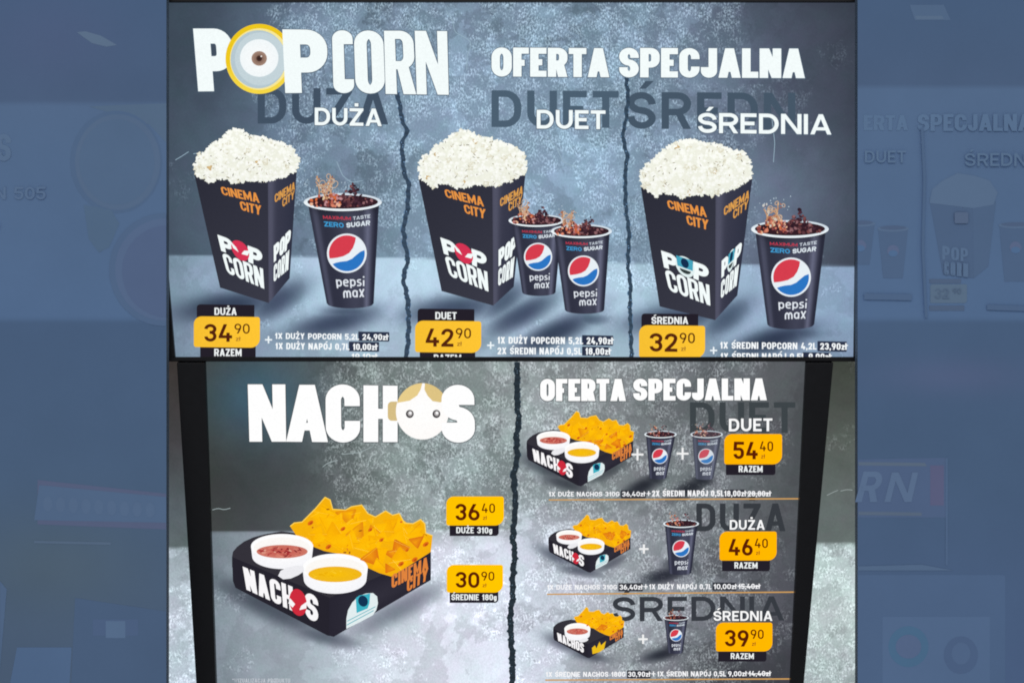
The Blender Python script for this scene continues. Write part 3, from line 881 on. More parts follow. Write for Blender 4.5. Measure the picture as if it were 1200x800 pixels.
# faint hairlines in the plaster
hp = Part('plaster_scratches', U, 'upper', 1)
for path in ([(523, 13), (530, 25), (533, 38), (550, 47), (553, 52), (548, 66), (547, 82)], [(206, 188), (214, 182), (221, 178)], [(226, 181), (236, 179)], [(395, 190), (402, 206), (412, 214), (425, 212)],
             [(748, 60), (756, 72), (752, 90)], [(905, 140), (908, 168), (906, 190)], [(610, 28), (612, 34)], [(640, 160), (652, 174), (660, 190), (676, 196)], [(690, 205), (704, 214), (722, 232)]):
    pth = [(a+random.uniform(-.6, .6), b_+random.uniform(-.6, .6), 1) for a, b_ in path]
    for q in pen(round_path(pth, False, 3), False, .8, .8): hp.add(q, (150, 176, 192))
hp.build()

# title
tt = Part('title_lettering', U, 'upper', 8, label='big white word POPCORN whose first O is a yellow ringed eye')
haloed(tt, 'P', [(226.5, 34), (271, 34), (276, 107), (232.5, 107.5)], WHITE, (72, 92, 112), .265, .24, aspect=.62)
haloed(tt, 'P', [(331, 35), (383, 35.5), (385, 109), (334.5, 109.5)], WHITE, (72, 92, 112), .27, .235, aspect=.70)
text(tt, 'P', [(331, 35), (383, 35.5), (385, 109), (334.5, 109.5)], WHITE, .27, .235, aspect=.70, dz=6e-4)
haloed(tt, '(', [(389, 36), (413, 36), (415.5, 109.5), (391, 109.5)], WHITE, (72, 92, 112), .19, .13, aspect=.34)
haloed(tt, 'O', [(414.5, 36), (449, 36.5), (451.5, 110), (417, 110)], WHITE, (72, 92, 112), .20, .13, aspect=.47)
haloed(tt, 'R', [(450, 36.5), (484, 36.5), (488, 111), (452, 110.5)], WHITE, (72, 92, 112), .185, .13, aspect=.50)
haloed(tt, 'N', [(486, 36.5), (524, 37), (526, 111.5), (488.5, 111)], WHITE, (72, 92, 112), .165, .20, aspect=.53)
tto = tt.build()
oe = Part('eye_emblem', tto, 'upper', 9)
oe.add(ell(304, 69.5, 39.5, 41, 64), lambda x, y: (238, 200, 30) if y < 75 else (246, 216, 70))
oe.add(ell(304.3, 69.8, 34.6, 36, 64), lambda x, y: (248, 232, 150), 5e-5)
oe.add(ell(303, 70, 32.5, 34, 64), (182, 200, 208), 1e-4)
oe.add(ell(305.5, 69.5, 30, 31, 64), (196, 212, 218), 1.3e-4)
oe.fan((304, 68), ell(304, 68.5, 22.5, 22, 48), (250, 252, 252), (242, 248, 250), 1.6e-4)
oe.fan((304, 69), ell(304, 69, 9, 8.6, 28), (96, 66, 56), (168, 138, 122), 2.2e-4)
oe.fan((304, 69), ell(304, 69, 3.4, 3.4, 18), (40, 28, 30), (80, 54, 46), 2.6e-4)
oe.add(ell(306.5, 66.5, 1.1, 1.1, 8), (230, 220, 214), 3e-4)
oe.build()

for w_, q_ in (('OFERTA', qr(576, 56, 714, 90, 1)), ('SPECJALNA', qr(725.5, 56.5, 943, 91, 1))):
    hd = Part('headline_lettering', U, 'upper', 8, label='white bold word %s' % w_)
    haloed(hd, w_, q_, WHITE, (84, 104, 124), .29, .21, .045); hd.build()
for s, q, lb in (('DUŻA', qr(369, 126.5, 447.5, 147, 1.2), 'white word DUŻA'), ('DUET', qr(629, 129, 709.5, 151, .8), 'white word DUET'), ('ŚREDNIA', qr(818, 132.5, 974, 156, 2), 'white word ŚREDNIA')):
    nm = Part('size_lettering', U, 'upper', 8, label=lb); haloed(nm, s, q, WHITE, (80, 98, 118), .20, .18, .12); nm.build()

H1 = [(227, 196), (232, 183), (240, 179), (245, 171), (256, 166), (263, 158), (272, 151), (282, 153), (290, 158), (300, 160), (312, 162), (322, 166), (334, 169), (343, 174), (350, 184), (351, 193), (347, 201), (332, 208), (314, 213), (290, 212), (273, 215), (266, 211), (252, 209), (246, 215), (238, 210), (230, 206)]
H2 = [(490, 198), (494, 185), (502, 181), (508, 172), (518, 167), (528, 158), (540, 152), (552, 155), (562, 160), (576, 163), (590, 168), (604, 173), (614, 180), (618, 192), (617, 202), (600, 212), (580, 218), (556, 217), (536, 221), (528, 216), (514, 214), (508, 221), (500, 215), (492, 209)]
H3 = [(750, 214), (750, 202), (757, 193), (766, 188), (774, 178), (786, 170), (796, 165), (812, 164), (826, 168), (842, 170), (858, 176), (870, 178), (878, 186), (882, 198), (882, 208), (868, 218), (850, 225), (838, 229), (812, 228), (798, 232), (790, 228), (774, 226), (768, 232), (760, 226), (752, 220)]
popcorn_box(U, 4, [(228, 205), (314, 211), (315, 355), (258, 337)], [(314, 211), (348, 198), (339.5, 326), (315, 355)], H1, 'red', 'black box heaped with popcorn at the left of the screen')
popcorn_box(U, 4, [(490, 207), (577, 216), (578, 358), (517.5, 341)], [(577, 216), (616, 202), (602, 336), (578, 358)], H2, 'red', 'black box heaped with popcorn in the middle, partly behind two cups')
popcorn_box(U, 4, [(751, 220), (838.5, 227), (838, 375), (773, 359)], [(838.5, 227), (882, 206), (864, 346), (838, 375)], H3, 'blue', 'black box heaped with popcorn at the right, with a blue emblem in its lettering')
cola_cup(U, 'upper', 7, 356, 447.5, 237, 363, 383, 438, 'tall black cola cup with round red, white and blue emblem, at the left')
cola_cup(U, 'upper', 7, 596, 661, 258.5, 348, 612, 651, 'small black cola cup, the one behind of the middle pair')
cola_cup(U, 'upper', 11, 645.5, 717, 271, 369, 662, 708, 'small black cola cup, the front one of the middle pair')
cola_cup(U, 'upper', 7, 880, 971, 268.5, 387, 899, 954, 'tall black cola cup at the far right')

SCR_B = 418
price_tag(U, 'upper', 15, 227.5, 370.5, 305, 406.5, '34', '90', (231, 356.5, 298.5, 373, 'DUŻA', (4, 1, 0, 0), 26), (235, 404.5, 300, 421, 'RAZEM', (0, 0, 3, 0), 32), ymax=SCR_B, label='yellow price tag reading 34 90')
price_tag(U, 'upper', 15, 486.5, 375.5, 564, 412.5, '42', '90', (489.5, 361.5, 556, 378, 'DUET', (4, 1, 0, 0), 25), (492, 411, 557, 428, 'RAZEM', (0, 0, 3, 0), 32), ymax=SCR_B, label='yellow price tag reading 42 90')
price_tag(U, 'upper', 15, 748.7, 380.8, 826, 418.5, '32', '90', (751.5, 367.2, 818, 383.5, 'ŚREDNIA', (4, 1, 0, 0), 43), None, ymax=SCR_B, label='yellow price tag reading 32 90')
def offer_lines(lines, boxes, plus, lb, ymax=SCR_B):
    o_ = Part('offer_lines', U, 'upper', 15, label=lb, ymax=ymax)
    for (x0, y0, x1, y1) in boxes: o_.add(round_rect(x0, y0, x1, y1, (.8, .8, 1.5, .8), 3, .02), (44, 52, 74))
    for s, x0, y0, x1, y1, sk in lines:
        text(o_, s, qr(x0, y0, x1, y1, sk), (248, 252, 254), .22, .19, .11, dz=1e-4)
    px, py, r = plus
    for a in (rect(px-r, py-.9, px+r, py+.9), rect(px-.9, py-r, px+.9, py+r)): o_.add(a, (238, 246, 250), 1e-4)
    o_.build()
offer_lines([('1X DUŻY POPCORN 5,2L 24,90zł', 322.5, 390, 453, 397, 1.5), ('1X DUŻY NAPÓJ 0,7L 10,00zł', 323, 401.5, 440, 409, 1.2), ('19,10zł', 412, 414, 441, 421, .2)],
            [(420, 388.3, 456.5, 399.5), (409, 400, 444.5, 411.5)], (315, 398, 4.2), 'two lines of white offer text with dark boxes round the prices')
offer_lines([('1X DUŻY POPCORN 5,2L 24,90zł', 583, 394.5, 716, 402.5, .8), ('2X ŚREDNI NAPÓJ 0,5L 18,00zł', 583, 407, 713, 415, .6)],
            [(682, 392.5, 718.5, 404.5), (682, 405.8, 715, 416.5)], (575, 404.5, 4.2), 'two lines of white offer text under the small cups')
offer_lines([('1X ŚREDNI POPCORN 4,2L 23,90zł', 843.5, 400.5, 990, 408.3, 1.5), ('1X ŚREDNI NAPÓJ 0,5L 9,00zł', 844, 413.5, 971, 421.5, .5)],
            [(957.5, 399.5, 992, 411.5), (940, 412.5, 973, 420)], (836, 410.5, 4.2), 'two lines of white offer text, the lower one cut by the frame')

# ================================================================== LOWER SCREEN
Lw = thing('menu_screen', 'large grey menu screen below, with nachos tray on the left and three priced nachos offers', 'menu screen', pt('lower', 590, 800))
def LL(y): return 241.5+(y-422)*13/378
def LR(y): return 943.5-(y-422)*18.5/378
def lower_field(X, Y):
    n = len(X)
    kx = [241, 290, 350, 420, 500, 600, 612, 700, 780, 850, 900, 943]
    rgb = np.zeros((n, 3))
    rgb[:, 0] = np.interp(X, kx, [68, 74, 84, 108, 126, 138, 132, 130, 122, 104, 90, 82])
    rgb[:, 1] = np.interp(X, kx, [72, 79, 91, 117, 136, 148, 140, 137, 128, 109, 94, 86])
    rgb[:, 2] = np.interp(X, kx, [71, 82, 94, 117, 136, 149, 142, 139, 132, 114, 98, 90])
    rgb += (soft(X, Y, 300, 465, 62, 50))[:, None]*np.array([-8, 16, 30.])
    rgb += (soft(X, Y, 540, 560, 70, 60))[:, None]*np.array([20, 24, 26.])
    rgb *= (1-.12*soft(X, Y, 300, 560, 120, 50))[:, None]
    # ledge, left half
    led = np.zeros((n, 3))
    lk = [250, 300, 380, 460, 520, 600]
    led[:, 0] = np.interp(X, lk, [126, 150, 174, 206, 222, 222])
    led[:, 1] = np.interp(X, lk, [138, 162, 185, 213, 228, 228])
    led[:, 2] = np.interp(X, lk, [148, 172, 196, 225, 241, 243])
    led *= (1+.02*sstep(640, 720, Y))[:, None]
    t = sstep(-1.5, 1.5, Y-np.interp(X, [250, 600], [623, 620]))*(X < 604)
    t = t*np.where(X > 480, sstep(610, 650, Y)*.6+.4, 1)
    rgb = rgb*(1-t[:, None])+led*t[:, None]
    # right half: pale at its left lower side
    right = X >= 604
    pale = right*sstep(560, 640, Y)*np.interp(X, [604, 660, 720, 780, 830], [1, .85, .45, .2, 0])
    rgb += pale[:, None]*np.array([80, 80, 92.])
    rgb += (right*soft(X, Y, 632, 540, 40, 60))[:, None]*np.array([22, 24, 26.])
    dk = right*sstep(700, 790, Y)*np.interp(X, [740, 860], [0, .16]); rgb *= (1-dk)[:, None]
    bl = right*sstep(560, 700, Y)*np.interp(X, [760, 880], [0, 1]); rgb += bl[:, None]*np.array([-4, -6, -2.])
    sh = np.zeros(n)  # cast shadows of trays and cups, painted into the picture's colours
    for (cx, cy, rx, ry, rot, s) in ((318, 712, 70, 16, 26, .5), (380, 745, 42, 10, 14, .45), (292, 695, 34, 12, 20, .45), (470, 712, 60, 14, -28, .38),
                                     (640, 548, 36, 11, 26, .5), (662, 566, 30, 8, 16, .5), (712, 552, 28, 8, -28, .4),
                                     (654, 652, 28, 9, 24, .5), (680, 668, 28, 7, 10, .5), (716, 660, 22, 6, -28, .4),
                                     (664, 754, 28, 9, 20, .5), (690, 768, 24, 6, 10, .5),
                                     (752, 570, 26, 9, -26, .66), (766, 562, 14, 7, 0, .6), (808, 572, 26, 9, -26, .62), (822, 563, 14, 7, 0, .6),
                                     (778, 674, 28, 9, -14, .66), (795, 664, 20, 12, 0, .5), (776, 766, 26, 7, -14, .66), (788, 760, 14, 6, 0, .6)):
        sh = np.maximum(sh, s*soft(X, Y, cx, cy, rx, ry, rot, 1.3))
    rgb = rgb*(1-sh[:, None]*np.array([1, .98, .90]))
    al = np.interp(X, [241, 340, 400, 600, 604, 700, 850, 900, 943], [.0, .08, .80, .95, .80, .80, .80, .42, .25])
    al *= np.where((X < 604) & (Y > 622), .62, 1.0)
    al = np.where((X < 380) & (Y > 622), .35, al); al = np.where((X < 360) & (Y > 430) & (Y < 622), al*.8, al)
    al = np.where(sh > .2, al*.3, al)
    return rgb, al
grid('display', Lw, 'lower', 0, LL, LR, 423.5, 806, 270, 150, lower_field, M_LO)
prism('housing', Lw, 'lower', [[(238, 419), (948, 419), (936, 830), (246, 830)]], -0.045, -0.002, M_BLACK)
for P_ in ([[(209, 423.3), (LL(423.3), 423.3), (LL(830), 830), (233.5, 830)],
                             [(LR(423.3), 423.3), (974.8, 423.3), (937.5, 830), (LR(830), 830)]]): prism('bezel', Lw, 'lower', [P_], -0.04, 0.012, M_BLACK, .0012)

crack(Lw, 'lower', 2, [(606, 424), (606, 447), (606, 472), (608, 492), (605, 515), (606, 535), (602, 560), (604, 585), (603, 610), (601, 622), (603, 650), (601, 675), (601, 700), (598, 720), (599, 750), (600.5, 775), (600, 804)], 6.6, (40, 50, 58), 3)
hl = Part('plaster_scratches', Lw, 'lower', 1)
for path in ([(378, 547), (384, 542), (396, 539)], [(401, 532), (420, 530), (430, 526), (437, 523)], [(249, 597), (256, 595), (262, 597), (270, 595)], [(540, 430), (545, 438)]):
    for q in pen(round_path([(a, b_, 1) for a, b_ in path], False, 3), False, .8, .8): hl.add(q, (158, 172, 174))
hl.build()
for w_, q_, c_, g_ in (('DUET', qr(808.5, 471, 932, 507, 0), (62, 69, 73), .16), ('DUŻA', qr(816, 589.5, 920.5, 622, 0), (56, 60, 66), .16), ('ŚREDNIA', qr(718, 699, 919, 727.5, -1), (56, 60, 67), .18)):
    gl = Part('shadow_lettering', Lw, 'lower', 1, label='large dark grey word %s behind the offer row' % w_)
    text(gl, w_, q_, c_, .20, .18, g_); gl.build()

tl = Part('title_lettering', Lw, 'lower', 8, label='big white word NACHOS whose O is a round face with fair hair')
W2 = (255, 255, 255)
haloed(tl, 'N', [(290.5, 450), (334.5, 450), (335.5, 517), (292.5, 517)], W2, (66, 76, 82), .23, .30, aspect=.66)
haloed(tl, 'A', [(336, 450.5), (384, 450.5), (384.5, 517.5), (335.5, 517)], W2, (66, 76, 82), .255, .16, aspect=.70)
haloed(tl, 'C', [(381.5, 450), (421.5, 450), (422.5, 518), (382, 518)], W2, (66, 76, 82), .27, .21, aspect=.60)
haloed(tl, 'H', [(426, 451), (466, 451.5), (466, 517.5), (426, 517.5)], W2, (66, 76, 82), .26, .18, aspect=.60)
haloed(tl, 'S', [(517.5, 450.5), (555.5, 450.5), (557, 518), (517.5, 518)], W2, (66, 76, 82), .30, .235, aspect=.57)
text(tl, 'S', [(517.5, 450.5), (555.5, 450.5), (557, 518), (517.5, 518)], W2, .30, .235, aspect=.57, dz=6e-4)
tlo = tl.build()
fe = Part('face_emblem', tlo, 'lower', 9)
fe.add(round_rect(454.5, 470, 469, 492.5, (5, 5, 5, 5)), (214, 190, 134))
fe.fan((495, 480), ell(495, 481.5, 31, 33, 64), (255, 255, 254), (255, 252, 250), 5e-5)
def face_arc(a0, a1): return ell(495, 481.5, 31, 33, 16, 0, a0, a1)
fe.add(face_arc(200, 270)+[(493, 456), (489, 463), (480, 469), (466, 471.5)], (232, 206, 140), 1e-4)
fe.add([(498, 449.5)]+face_arc(275, 335)+[(516, 471), (507, 469.5), (501, 463), (497.5, 456)], (222, 196, 132), 1e-4)
for ex in (480.3, 511.5):
    fe.add(ell(ex, 484.5, 4.6, 4.8, 24), (66, 62, 64), 1.6e-4); fe.add(ell(ex+.3, 484, 2.9, 3.1, 20), (176, 172, 172), 2e-4)
    fe.add(ell(ex+.6, 483.4, 1.6, 1.7, 14), (250, 250, 250), 2.3e-4)
fe.build()
for w_, q_ in (('OFERTA', qr(633, 443.5, 733.5, 469.5, 0)), ('SPECJALNA', qr(742, 443.3, 898.5, 469, -.4))):
    hl2 = Part('headline_lettering', Lw, 'lower', 8, label='white bold word %s' % w_)
    haloed(hl2, w_, q_, W2, (78, 86, 90), .29, .21, .045); hl2.build()

T0 = lambda x, y: (x, y)
def TM(ax, ay, bx, by): return lambda x, y: (ax+(x-272)*bx, ay+(y-582)*by)
tray_art(Lw, 4, T0, 'large black cardboard tray of nachos with a red and a yellow dip')
tray_art(Lw, 4, TM(617, 481.5, .536, .537), 'black nachos tray with two dips in the top offer row', True)
tray_art(Lw, 4, TM(642.6, 602.5, .413, .415), 'black nachos tray with two dips in the middle offer row', True)
tray_art(Lw, 4, TM(648.2, 710.6, .355, .366), 'small nachos tray with a single red dip in the bottom offer row', True, True)
cola_cup(Lw, 'lower', 7, 755, 793, 508.5, 562, 761, 781, 'first small cola cup of the top offer row', False)
cola_cup(Lw, 'lower', 7, 809, 847, 508.5, 562.5, 815, 836, 'second, paler cola cup of the top offer row', False, .22)
cola_cup(Lw, 'lower', 7, 777, 819, 613, 674, 784, 810, 'cola cup of the middle offer row', False)
cola_cup(Lw, 'lower', 7, 777, 807, 723, 766, 783, 800, 'cola cup of the bottom offer row', False)
for x, y, r in ((747, 532, 7), (799.8, 531, 7), (754.5, 642.5, 5.5), (753.5, 748, 5.5)):
    p = Part('plus_sign', Lw, 'lower', 8)
    p.add(rect(x-r, y-1.2, x+r, y+1.2), (240, 240, 240)); p.add(rect(x-1.2, y-r, x+1.2, y+r), (240, 240, 240), 1e-5); p.build()
for s, q, lb in (('DUET', qr(854, 490, 905, 505, -.3), 'white word DUET above the top price'), ('DUŻA', qr(855, 608.5, 896, 620, 0), 'white word DUŻA above the middle price'), ('ŚREDNIA', qr(836, 715, 905, 726.6, 0), 'white word ŚREDNIA above the bottom price')):
    nm = Part('size_lettering', Lw, 'lower', 8, label=lb); haloed(nm, s, q, (250, 250, 250), (64, 68, 74), .20, .18, .14); nm.build()
YE = (255, 194, 0); IN = (92, 30, 6)
price_tag(Lw, 'lower', 8, 523, 581, 590.5, 615, '36', '40', None, (527, 613.5, 584.5, 627.3, 'DUŻE 310g', (0, 0, 4, 0), 42), YE, IN, label='yellow price tag reading 36 40', sf=0)
price_tag(Lw, 'lower', 8, 523.5, 661, 589.5, 693.5, '30', '90', None, (527, 692, 584, 705.5, 'ŚREDNIE 180g', (0, 0, 4, 0), 53), YE, IN, label='yellow price tag reading 30 90', sf=0)
YR = (255, 180, 0)
price_tag(Lw, 'lower', 8, 848.5, 508, 916.3, 543.5, '54', '40', None, (850.5, 541.5, 908.5, 556, 'RAZEM', (0, 0, 3, 0), 28), YR, IN, label='orange price tag reading 54 40', sf=0)
price_tag(Lw, 'lower', 8, 843, 622, 910, 656, '46', '40', None, (846, 654.5, 902, 668.5, 'RAZEM', (0, 0, 3, 0), 27), YR, IN, label='orange price tag reading 46 40', sf=0)
price_tag(Lw, 'lower', 8, 838.7, 728.5, 905, 762.3, '39', '90', None, (841.4, 761, 898, 774.2, 'RAZEM', (0, 0, 3, 0), 27), YR, IN, label='orange price tag reading 39 90', sf=0)
for x0, y0, x1, y1 in ((643, 585.2, LR(584)-.3, 583.8), (641, 695.6, LR(693)-.3, 693), (639, 796, LR(795)-.3, 794.6)):
    p = Part('divider_line', Lw, 'lower', 6)
    p.add([(x0, y0-.8), (x1, y1-.8), (x1, y1+.8), (x0, y0+.8)], (206, 158, 92)); p.build()
def row_line(segs, boxes, strike, lb):
    p = Part('offer_line', Lw, 'lower', 9, label=lb)
    for x0, y0, x1, y1 in boxes: p.add(round_rect(x0, y0, x1, y1, (.6, .6, 1.4, .6), 3), (54, 56, 64))
    for s, x0, y0, x1, y1 in segs: text(p, s, qr(x0, y0, x1, y1, -.15), (248, 248, 250), .22, .19, .11, dz=6e-5)
    x0, x1, y = strike
    p.add(rect(x0, y-.45, x1, y+.45), (246, 246, 248), 9e-5)
    p.build()
row_line([('1X DUŻE NACHOS 310G', 643, 575.6, 726, 581), ('36,40zł', 729, 575.4, 755, 581), ('+', 757.6, 574.8, 762.4, 580.6), ('2X ŚREDNI NAPÓJ 0,5L', 764, 574, 847, 581), ('18,00zł', 848.5, 574.2, 873, 581), ('28,80zł', 876, 574.6, 902, 581)],
         [(727.5, 573.6, 757, 583), (847.8, 572.8, 874.4, 582.6)], (875, 903, 577.6), 'small white offer line under the top row')
row_line([('1X DUŻE NACHOS 310G', 641, 684.3, 723, 690), ('36,40zł', 726, 684.2, 752, 690), ('+', 754.4, 683.6, 759, 689.4), ('1X DUŻY NAPÓJ 0,7L', 760.5, 683.6, 833, 689.6), ('10,00zł', 836, 683.4, 862, 689.4), ('15,40zł', 865, 683.2, 889.5, 689.2)],
         [(724.5, 682.4, 753.5, 692), (834.8, 681.6, 863, 691.2)], (864, 890.5, 686.3), 'small white offer line under the middle row')
row_line([('1X ŚREDNIE NACHOS 180G', 639.5, 786.2, 733, 792), ('30,90zł', 736, 786, 761, 792), ('+', 763.4, 785.6, 768, 791.4), ('1X ŚREDNI NAPÓJ 0,5L', 770, 785.6, 850, 791.6), ('9,00zł', 853, 785.4, 874, 791.4), ('14,40zł', 877, 785.2, 902, 791.2)],
         [(734.6, 784.4, 762.6, 793.8), (851.8, 783.6, 875.4, 793.2)], (876, 903, 788.3), 'small white offer line under the bottom row')
fn = Part('footnote', Lw, 'lower', 3); text(fn, '*WIZUALIZACJA PRODUKTU', qr(272.5, 794.3, 340, 799.2, 0), (196, 202, 210), .16, .14, .16); fn.build()

# ================================================================== NEIGHBOURING LOWER SCREENS
def sliver(name, label, L, R, xs, rgbs, ytrans, led, foot=None, base=None):
    e = thing(name, label, 'menu screen', base)
    def fld(X, Y):
        n = len(X); rgb = np.zeros((n, 3))
        for i in range(3): rgb[:, i] = np.interp(Y, [423, 520, 600, ytrans-1, ytrans+1, 720, 800], [q[i] for q in rgbs])
        al = np.where(Y > ytrans, .75, .15)
        return rgb, al
    grid('display', e, 'lower', 0, L, R, 423.5, 806, 40, 150, fld, M_LO)
    prism('housing', e, 'lower', [[(L(423)-0.0, 419), (R(423), 419), (R(830), 830), (L(830), 830)]], -0.045, -0.002, M_BLACK)
    if foot:
        f = Part('footnote', e, 'lower', 2); text(f, '*WIZUALIZACJA PRODUKTU', qr(*foot, 0), (176, 190, 190), .16, .14, .16); f.build()
        h = Part('plaster_scratches', e, 'lower', 1)
        for path in ([(969, 580), (975, 577), (982, 574)], [(985, 575), (993, 573), (999, 574)]):
            for q in pen(round_path([(a, b_, 1) for a, b_ in path], False, 3), False, .8, .8): h.add(q, (150, 160, 160))
        h.build()
    return e
NL = sliver('menu_screen', 'sliver of grey menu screen left of the black frame, beside the slate blue border strip', lambda y: 150.0, lambda y: 209+(y-422)*24.5/408, None,
            [(60, 55, 53), (70, 70, 73), (92, 102, 108), (98, 110, 112), (160, 174, 182), (192, 205, 216), (188, 202, 214)], 641.5, None, base=pt('lower', 195, 800))
NR = sliver('menu_screen', 'sliver of grey-green menu screen right of the black frame with tiny footnote', lambda y: 974.8-(y-422)*37.3/408, lambda y: 1050.0, None,
            [(66, 70, 64), (92, 98, 94), (102, 111, 110), (106, 116, 114), (168, 184, 184), (190, 204, 204), (172, 186, 188)], 636.5, None, (956.5, 785, 1020, 790.3), base=pt('lower', 1000, 800))

# mounting wall behind everything
wall = prism('wall', None, 'upper', [[(-700, -500), (1900, -500), (1900, 1300), (-700, 1300)]], -0.20, -0.15, M_GREY, 0)
wall['label'] = 'dark grey mounting wall behind the menu screens'; wall['category'] = 'wall'

# ================================================================== BORDER STRIPS (blurred filler, built as made-up slate blue boards with ghostly prints)
WORLD_E = 0.30
GAIN['side'] = 1.0/0.44
B0 = (75, 95, 125)
def board(label, x0, x1, base):
    e = thing('border_strip', label, 'board', base)
    def fld(X, Y):
        n = len(X)
        k = [0, 100, 104, 372, 378, 560, 800] if x0 > 500 else [0, 118, 124, 372, 378, 560, 800]
        rgb = np.zeros((n, 3))
        v = [(73, 94, 124), (76, 95, 124), (84, 106, 137), (84, 108, 142), (75, 96, 126), (77, 98, 126), (80, 97, 120)]
        if x0 > 500: v[-1] = (80, 100, 134); v[-2] = (75, 96, 125)
        for i in range(3): rgb[:, i] = np.interp(Y, k, [q[i] for q in v])
        if x0 < 500:
            rgb += soft(X, Y, 60, 660, 110, 60)[:, None]*np.array([4, 2, -6.])
            rgb += soft(X, Y, 60, 40, 90, 60)[:, None]*np.array([4, 0, 2.])
        else:
            rgb += soft(X, Y, 1120, 440, 90, 22)[:, None]*np.array([8, 2, 4.])
        return rgb, np.ones(n)
    grid('print', e, 'side', 0, lambda y: x0, lambda y: x1, -90, 900, 60, 300, fld, M_PRINT)
    prism('backing', e, 'side', [[(x0, -90), (x1, -90), (x1, 900), (x0, 900)]], -0.018, -0.0005, plastic('slate_backing', (.10, .14, .20), .6), 0)
    return e
BL = board('blurred slate blue border strip on the left, built as a board, with ghostly bowls and a faint sign', -160, 195, pt('side', 100, 900))
BR = board('blurred slate blue border strip on the right, built as a board, with ghostly popcorn menu and faint RN lettering', 1005, 1360, pt('side', 1100, 900))
# left ghosts
g = Part('ghost_glint', BL, 'side', 1, M_PRINT); g.add([(90, 38), (100, 37), (118, 42), (137, 53), (125, 55), (108, 51), (98, 44)], (103, 119, 138)); g.build()
g = Part('ghost_bowls', BL, 'side', 1, M_PRINT)
g.add([(104, 125), (195, 121), (195, 168), (175, 146)], (90, 109, 130))
g.add(ell(136, 190, 54, 60, 48), (80, 101, 132)); g.add(ell(138, 190, 50, 56, 48), (90, 108, 134), 1e-4); g.add(ell(137, 190, 44, 50, 48), (85, 106, 134), 2e-4)
g.add([(98, 240), (130, 246), (140, 262), (128, 290), (116, 296), (104, 280)], (84, 106, 130), 5e-5)
g.xmax = 194.8
g.add(ell(192, 316, 64, 66, 48), (82, 102, 134), 3e-4); g.add(ell(194, 316, 59, 60, 48), (92, 107, 140), 4e-4); g.add(ell(196, 318, 53, 54, 48), (86, 97, 131), 5e-4)
g.build()
g = Part('ghost_lettering', BL, 'side', 2, M_PRINT)
text(g, 'S', qr(-4, 157, 13, 189), (97, 118, 146), .2); text(g, 'N 505', qr(-6, 219, 54, 234), (95, 116, 146), .2, .18, .12); text(g, '30', qr(-30, 260, 0, 272), (98, 114, 140), .2)
g.build()
g = Part('ghost_sign', BL, 'side', 1, M_PRINT); g.xmax = 194.8
g.add([(44, 562), (195, 578), (195, 620), (44, 614)], (98, 94, 122)); g.add([(46, 568), (195, 582), (195, 612), (40, 609)], (88, 109, 140), 1e-4)
for i in range(9): g.add(ell(56+i*15, 590+i*.9, 5.5, 9, 14), (94, 114, 144), 2e-4)
g.add([(40, 633), (130, 635), (130, 638), (40, 636)], (96, 110, 126), 1e-4); g.build()
g = Part('ghost_counter', BL, 'side', 1, M_PRINT); g.xmax = 194.8
g.add([(20, 758), (84, 758), (80, 830), (6, 830)], (86, 110, 146)); g.add([(88, 700), (195, 716), (195, 830), (82, 830)], (74, 92, 120), 5e-5)
g.add(rect(109, 725, 162, 744), (80, 96, 130), 1e-4); g.add(rect(124, 727, 147, 747), (100, 122, 152), 2e-4); g.add([(0, 680), (8, 690), (2, 760), (0, 790)], (88, 108, 138), 1e-4)
g.build()
# right ghosts
g = Part('ghost_glint', BR, 'side', 1, M_PRINT); g.add([(1066, 6), (1106, 6), (1114, 24), (1072, 24)], (82, 102, 130)); g.add([(1072, 19), (1104, 19), (1106, 23), (1074, 23)], (96, 114, 136), 1e-4); g.build()
g = Part('ghost_lettering', BR, 'side', 2, M_PRINT)
text(g, 'ERTA', qr(1012, 135, 1064, 153), (96, 121, 152), .26, .2, .06); text(g, 'SPECJALNA', qr(1075, 134, 1208, 154), (98, 123, 154), .26, .2, .06)
text(g, 'DUET', qr(1013, 177, 1061, 191), (98, 121, 148), .18, .16, .14); text(g, 'ŚREDNIA', qr(1130, 180, 1222, 195), (99, 122, 148), .18, .16, .14)
g.add([(1078, 150), (1081, 210), (1079, 290), (1083, 372), (1086, 372), (1082, 290), (1084, 210), (1081, 150)], (76, 96, 126), 1e-4)
g.build()
g = Part('ghost_popcorn_box', BR, 'side', 2, M_PRINT)
g.add([(1090, 238), (1140, 244), (1141, 326), (1105, 322)], (76, 94, 124)); g.add([(1140, 244), (1167, 236), (1158, 312), (1141, 326)], (79, 98, 128), 1e-4)
g.add([(1089, 238), (1092, 222), (1104, 212), (1122, 203), (1142, 206), (1160, 212), (1169, 226), (1164, 240), (1140, 244)], (99, 119, 146), 2e-4)
text(g, 'POP', qr(1104, 288, 1134, 304, 3), (97, 119, 148), .22, dz=2e-4); text(g, 'CORN', qr(1106, 306, 1134, 322, 3), (95, 117, 146), .2, dz=2e-4)
g.add(round_rect(1118, 249, 1134, 262, (2, 2, 2, 2)), (92, 102, 126), 2e-4)
g.build()
g = Part('ghost_price_tag', BR, 'side', 3, M_PRINT)
g.add(round_rect(1090, 333, 1133, 355, (3, 1, 3, 1)), (100, 117, 132)); g.add(rect(1089, 327, 1126, 332), (80, 92, 116)); g.add(rect(1089, 358, 1130, 364), (80, 92, 116))
text(g, '32', qr(1095, 338, 1112, 350), (86, 100, 118), .18, dz=1e-4); text(g, '90', qr(1116, 338, 1126, 344), (88, 102, 120), .15, dz=1e-4)
g.add([(1012, 344), (1068, 345), (1068, 352), (1012, 351)], (78, 98, 130)); g.add([(1156, 357), (1240, 360), (1240, 366), (1156, 363)], (78, 98, 130)); g.build()
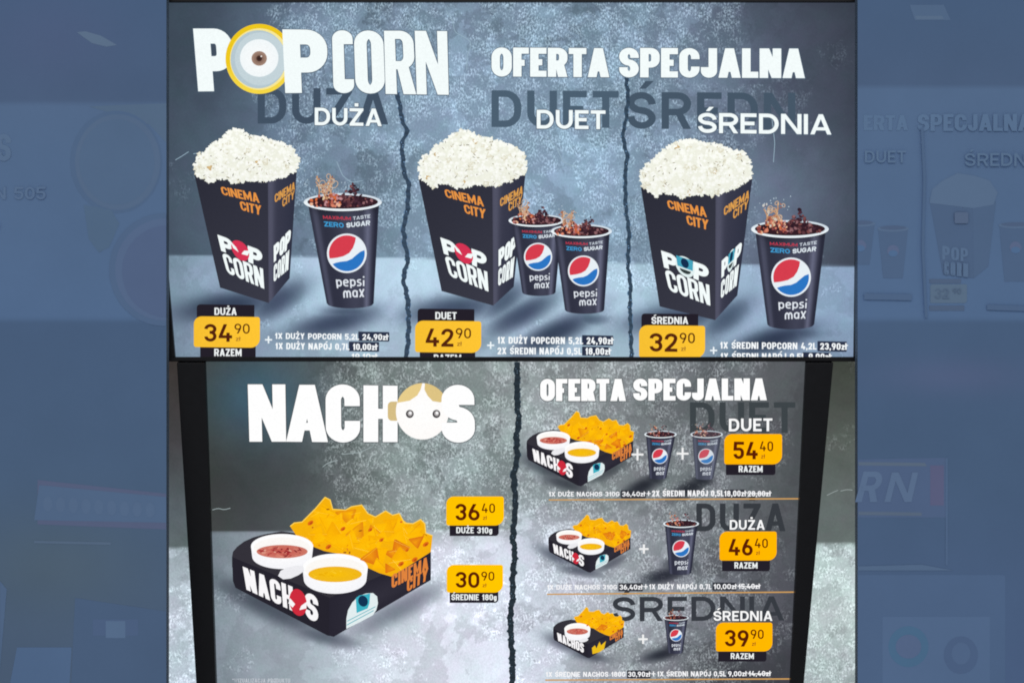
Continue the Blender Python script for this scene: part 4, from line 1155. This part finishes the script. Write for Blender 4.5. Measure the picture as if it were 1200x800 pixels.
for (xl, xr, yr, yb) in ((1028, 1065, 268, 326), (1170, 1210, 264, 330), (990, 1026, 262, 310)):
    g = Part('ghost_cup', BR, 'side', 2, M_PRINT, xmin=1005.2)
    W_ = xr-xl
    g.add([(xl+1, yr), (xr-1, yr), (xr-7, yb), (xl+7, yb)], (77, 96, 127)); g.add(ell((xl+xr)/2, yr, W_/2, 3.6, 24), (96, 116, 144), 1e-4); g.add(ell((xl+xr)/2, yr-1, W_/2-3, 2.4, 24), (78, 90, 118), 2e-4)
    g.add(ell((xl+xr)/2, yr+26, 7, 7, 20), (100, 104, 136), 2e-4); g.add(ell((xl+xr)/2, yr+29, 5.5, 3.8, 16), (80, 112, 154), 3e-4)
    g.build()
g = Part('ghost_sign', BR, 'side', 1, M_PRINT)
g.add([(1005.2, 538), (1110, 536), (1110, 606), (1005.2, 606)], (82, 96, 130))
g.add([(1006, 541), (1084, 542), (1086, 546), (1006, 545)], (104, 112, 122), 1e-4); g.add([(1006, 599), (1080, 600), (1080, 604), (1006, 603)], (102, 110, 122), 1e-4)
g.add(rect(1090, 545, 1106, 592), (104, 88, 120), 1e-4)
text(g, 'R', [(1012, 552), (1036, 552), (1028, 588), (1002, 588)], (104, 122, 152), .2, dz=2e-4); text(g, 'N', [(1045, 553), (1076, 553), (1068, 588), (1036, 588)], (104, 122, 152), .2, dz=2e-4)
g.add(rect(1108, 536, 1110.5, 662), (84, 104, 136), 1e-4); g.add([(1005.2, 663), (1080, 661), (1118, 668), (1005.2, 668)], (92, 112, 140), 1e-4)
g.build()
g = Part('ghost_card', BR, 'side', 1, M_PRINT)
g.add(round_rect(1005.2, 673, 1178, 860, (1, 3, 1, 1)), (82, 103, 138)); g.add(rect(1034, 722, 1160, 860), (92, 114, 150), 1e-4)
g.add(ell(1064.5, 757, 23.5, 24, 40), (74, 116, 148), 2e-4); g.add(ell(1064.5, 757, 15, 14, 30), (98, 110, 146), 3e-4); g.add(ell(1126, 767, 20, 22, 40), (80, 98, 134), 2e-4); g.add(ell(1126, 765, 11, 13, 30), (90, 110, 146), 3e-4)
g.build()

for e in [o_ for o_ in bpy.context.scene.objects if o_.type == 'EMPTY']: finish(e)

# ------------------------------------------------------------------ camera, light, render
cam = bpy.data.cameras.new('camera'); co = bpy.data.objects.new('camera', cam)
bpy.context.scene.collection.objects.link(co)
co.location = (0, 0, CAMZ); co.rotation_euler = (math.radians(90), 0, 0)
cam.sensor_width = 36; cam.lens = 36*DEPTH/(1200*PX); cam.clip_end = 100
bpy.context.scene.camera = co
w = bpy.data.worlds.new('World'); bpy.context.scene.world = w; w.use_nodes = True
bg = w.node_tree.nodes['Background']; bg.inputs[0].default_value = (.92, .96, 1, 1); bg.inputs[1].default_value = WORLD_E
la = bpy.data.lights.new('fill_light', 'AREA'); la.shape = 'RECTANGLE'; la.size = 3.0; la.size_y = 1.2; la.energy = 22; la.color = (1, .95, .88)  # unseen soft fill lamp, added to light the matt surfaces with slight gloss
lo = bpy.data.objects.new('fill_light', la); bpy.context.scene.collection.objects.link(lo)
lo.location = (0, -0.6, 3.9); lo.rotation_euler = (math.radians(50), 0, 0)
sc = bpy.context.scene
sc.view_settings.view_transform = 'Standard'; sc.view_settings.look = 'None'
sc.view_settings.exposure = 0; sc.view_settings.gamma = 1
sc.cycles.filter_width = 1.9
sc.cycles.max_bounces = 4
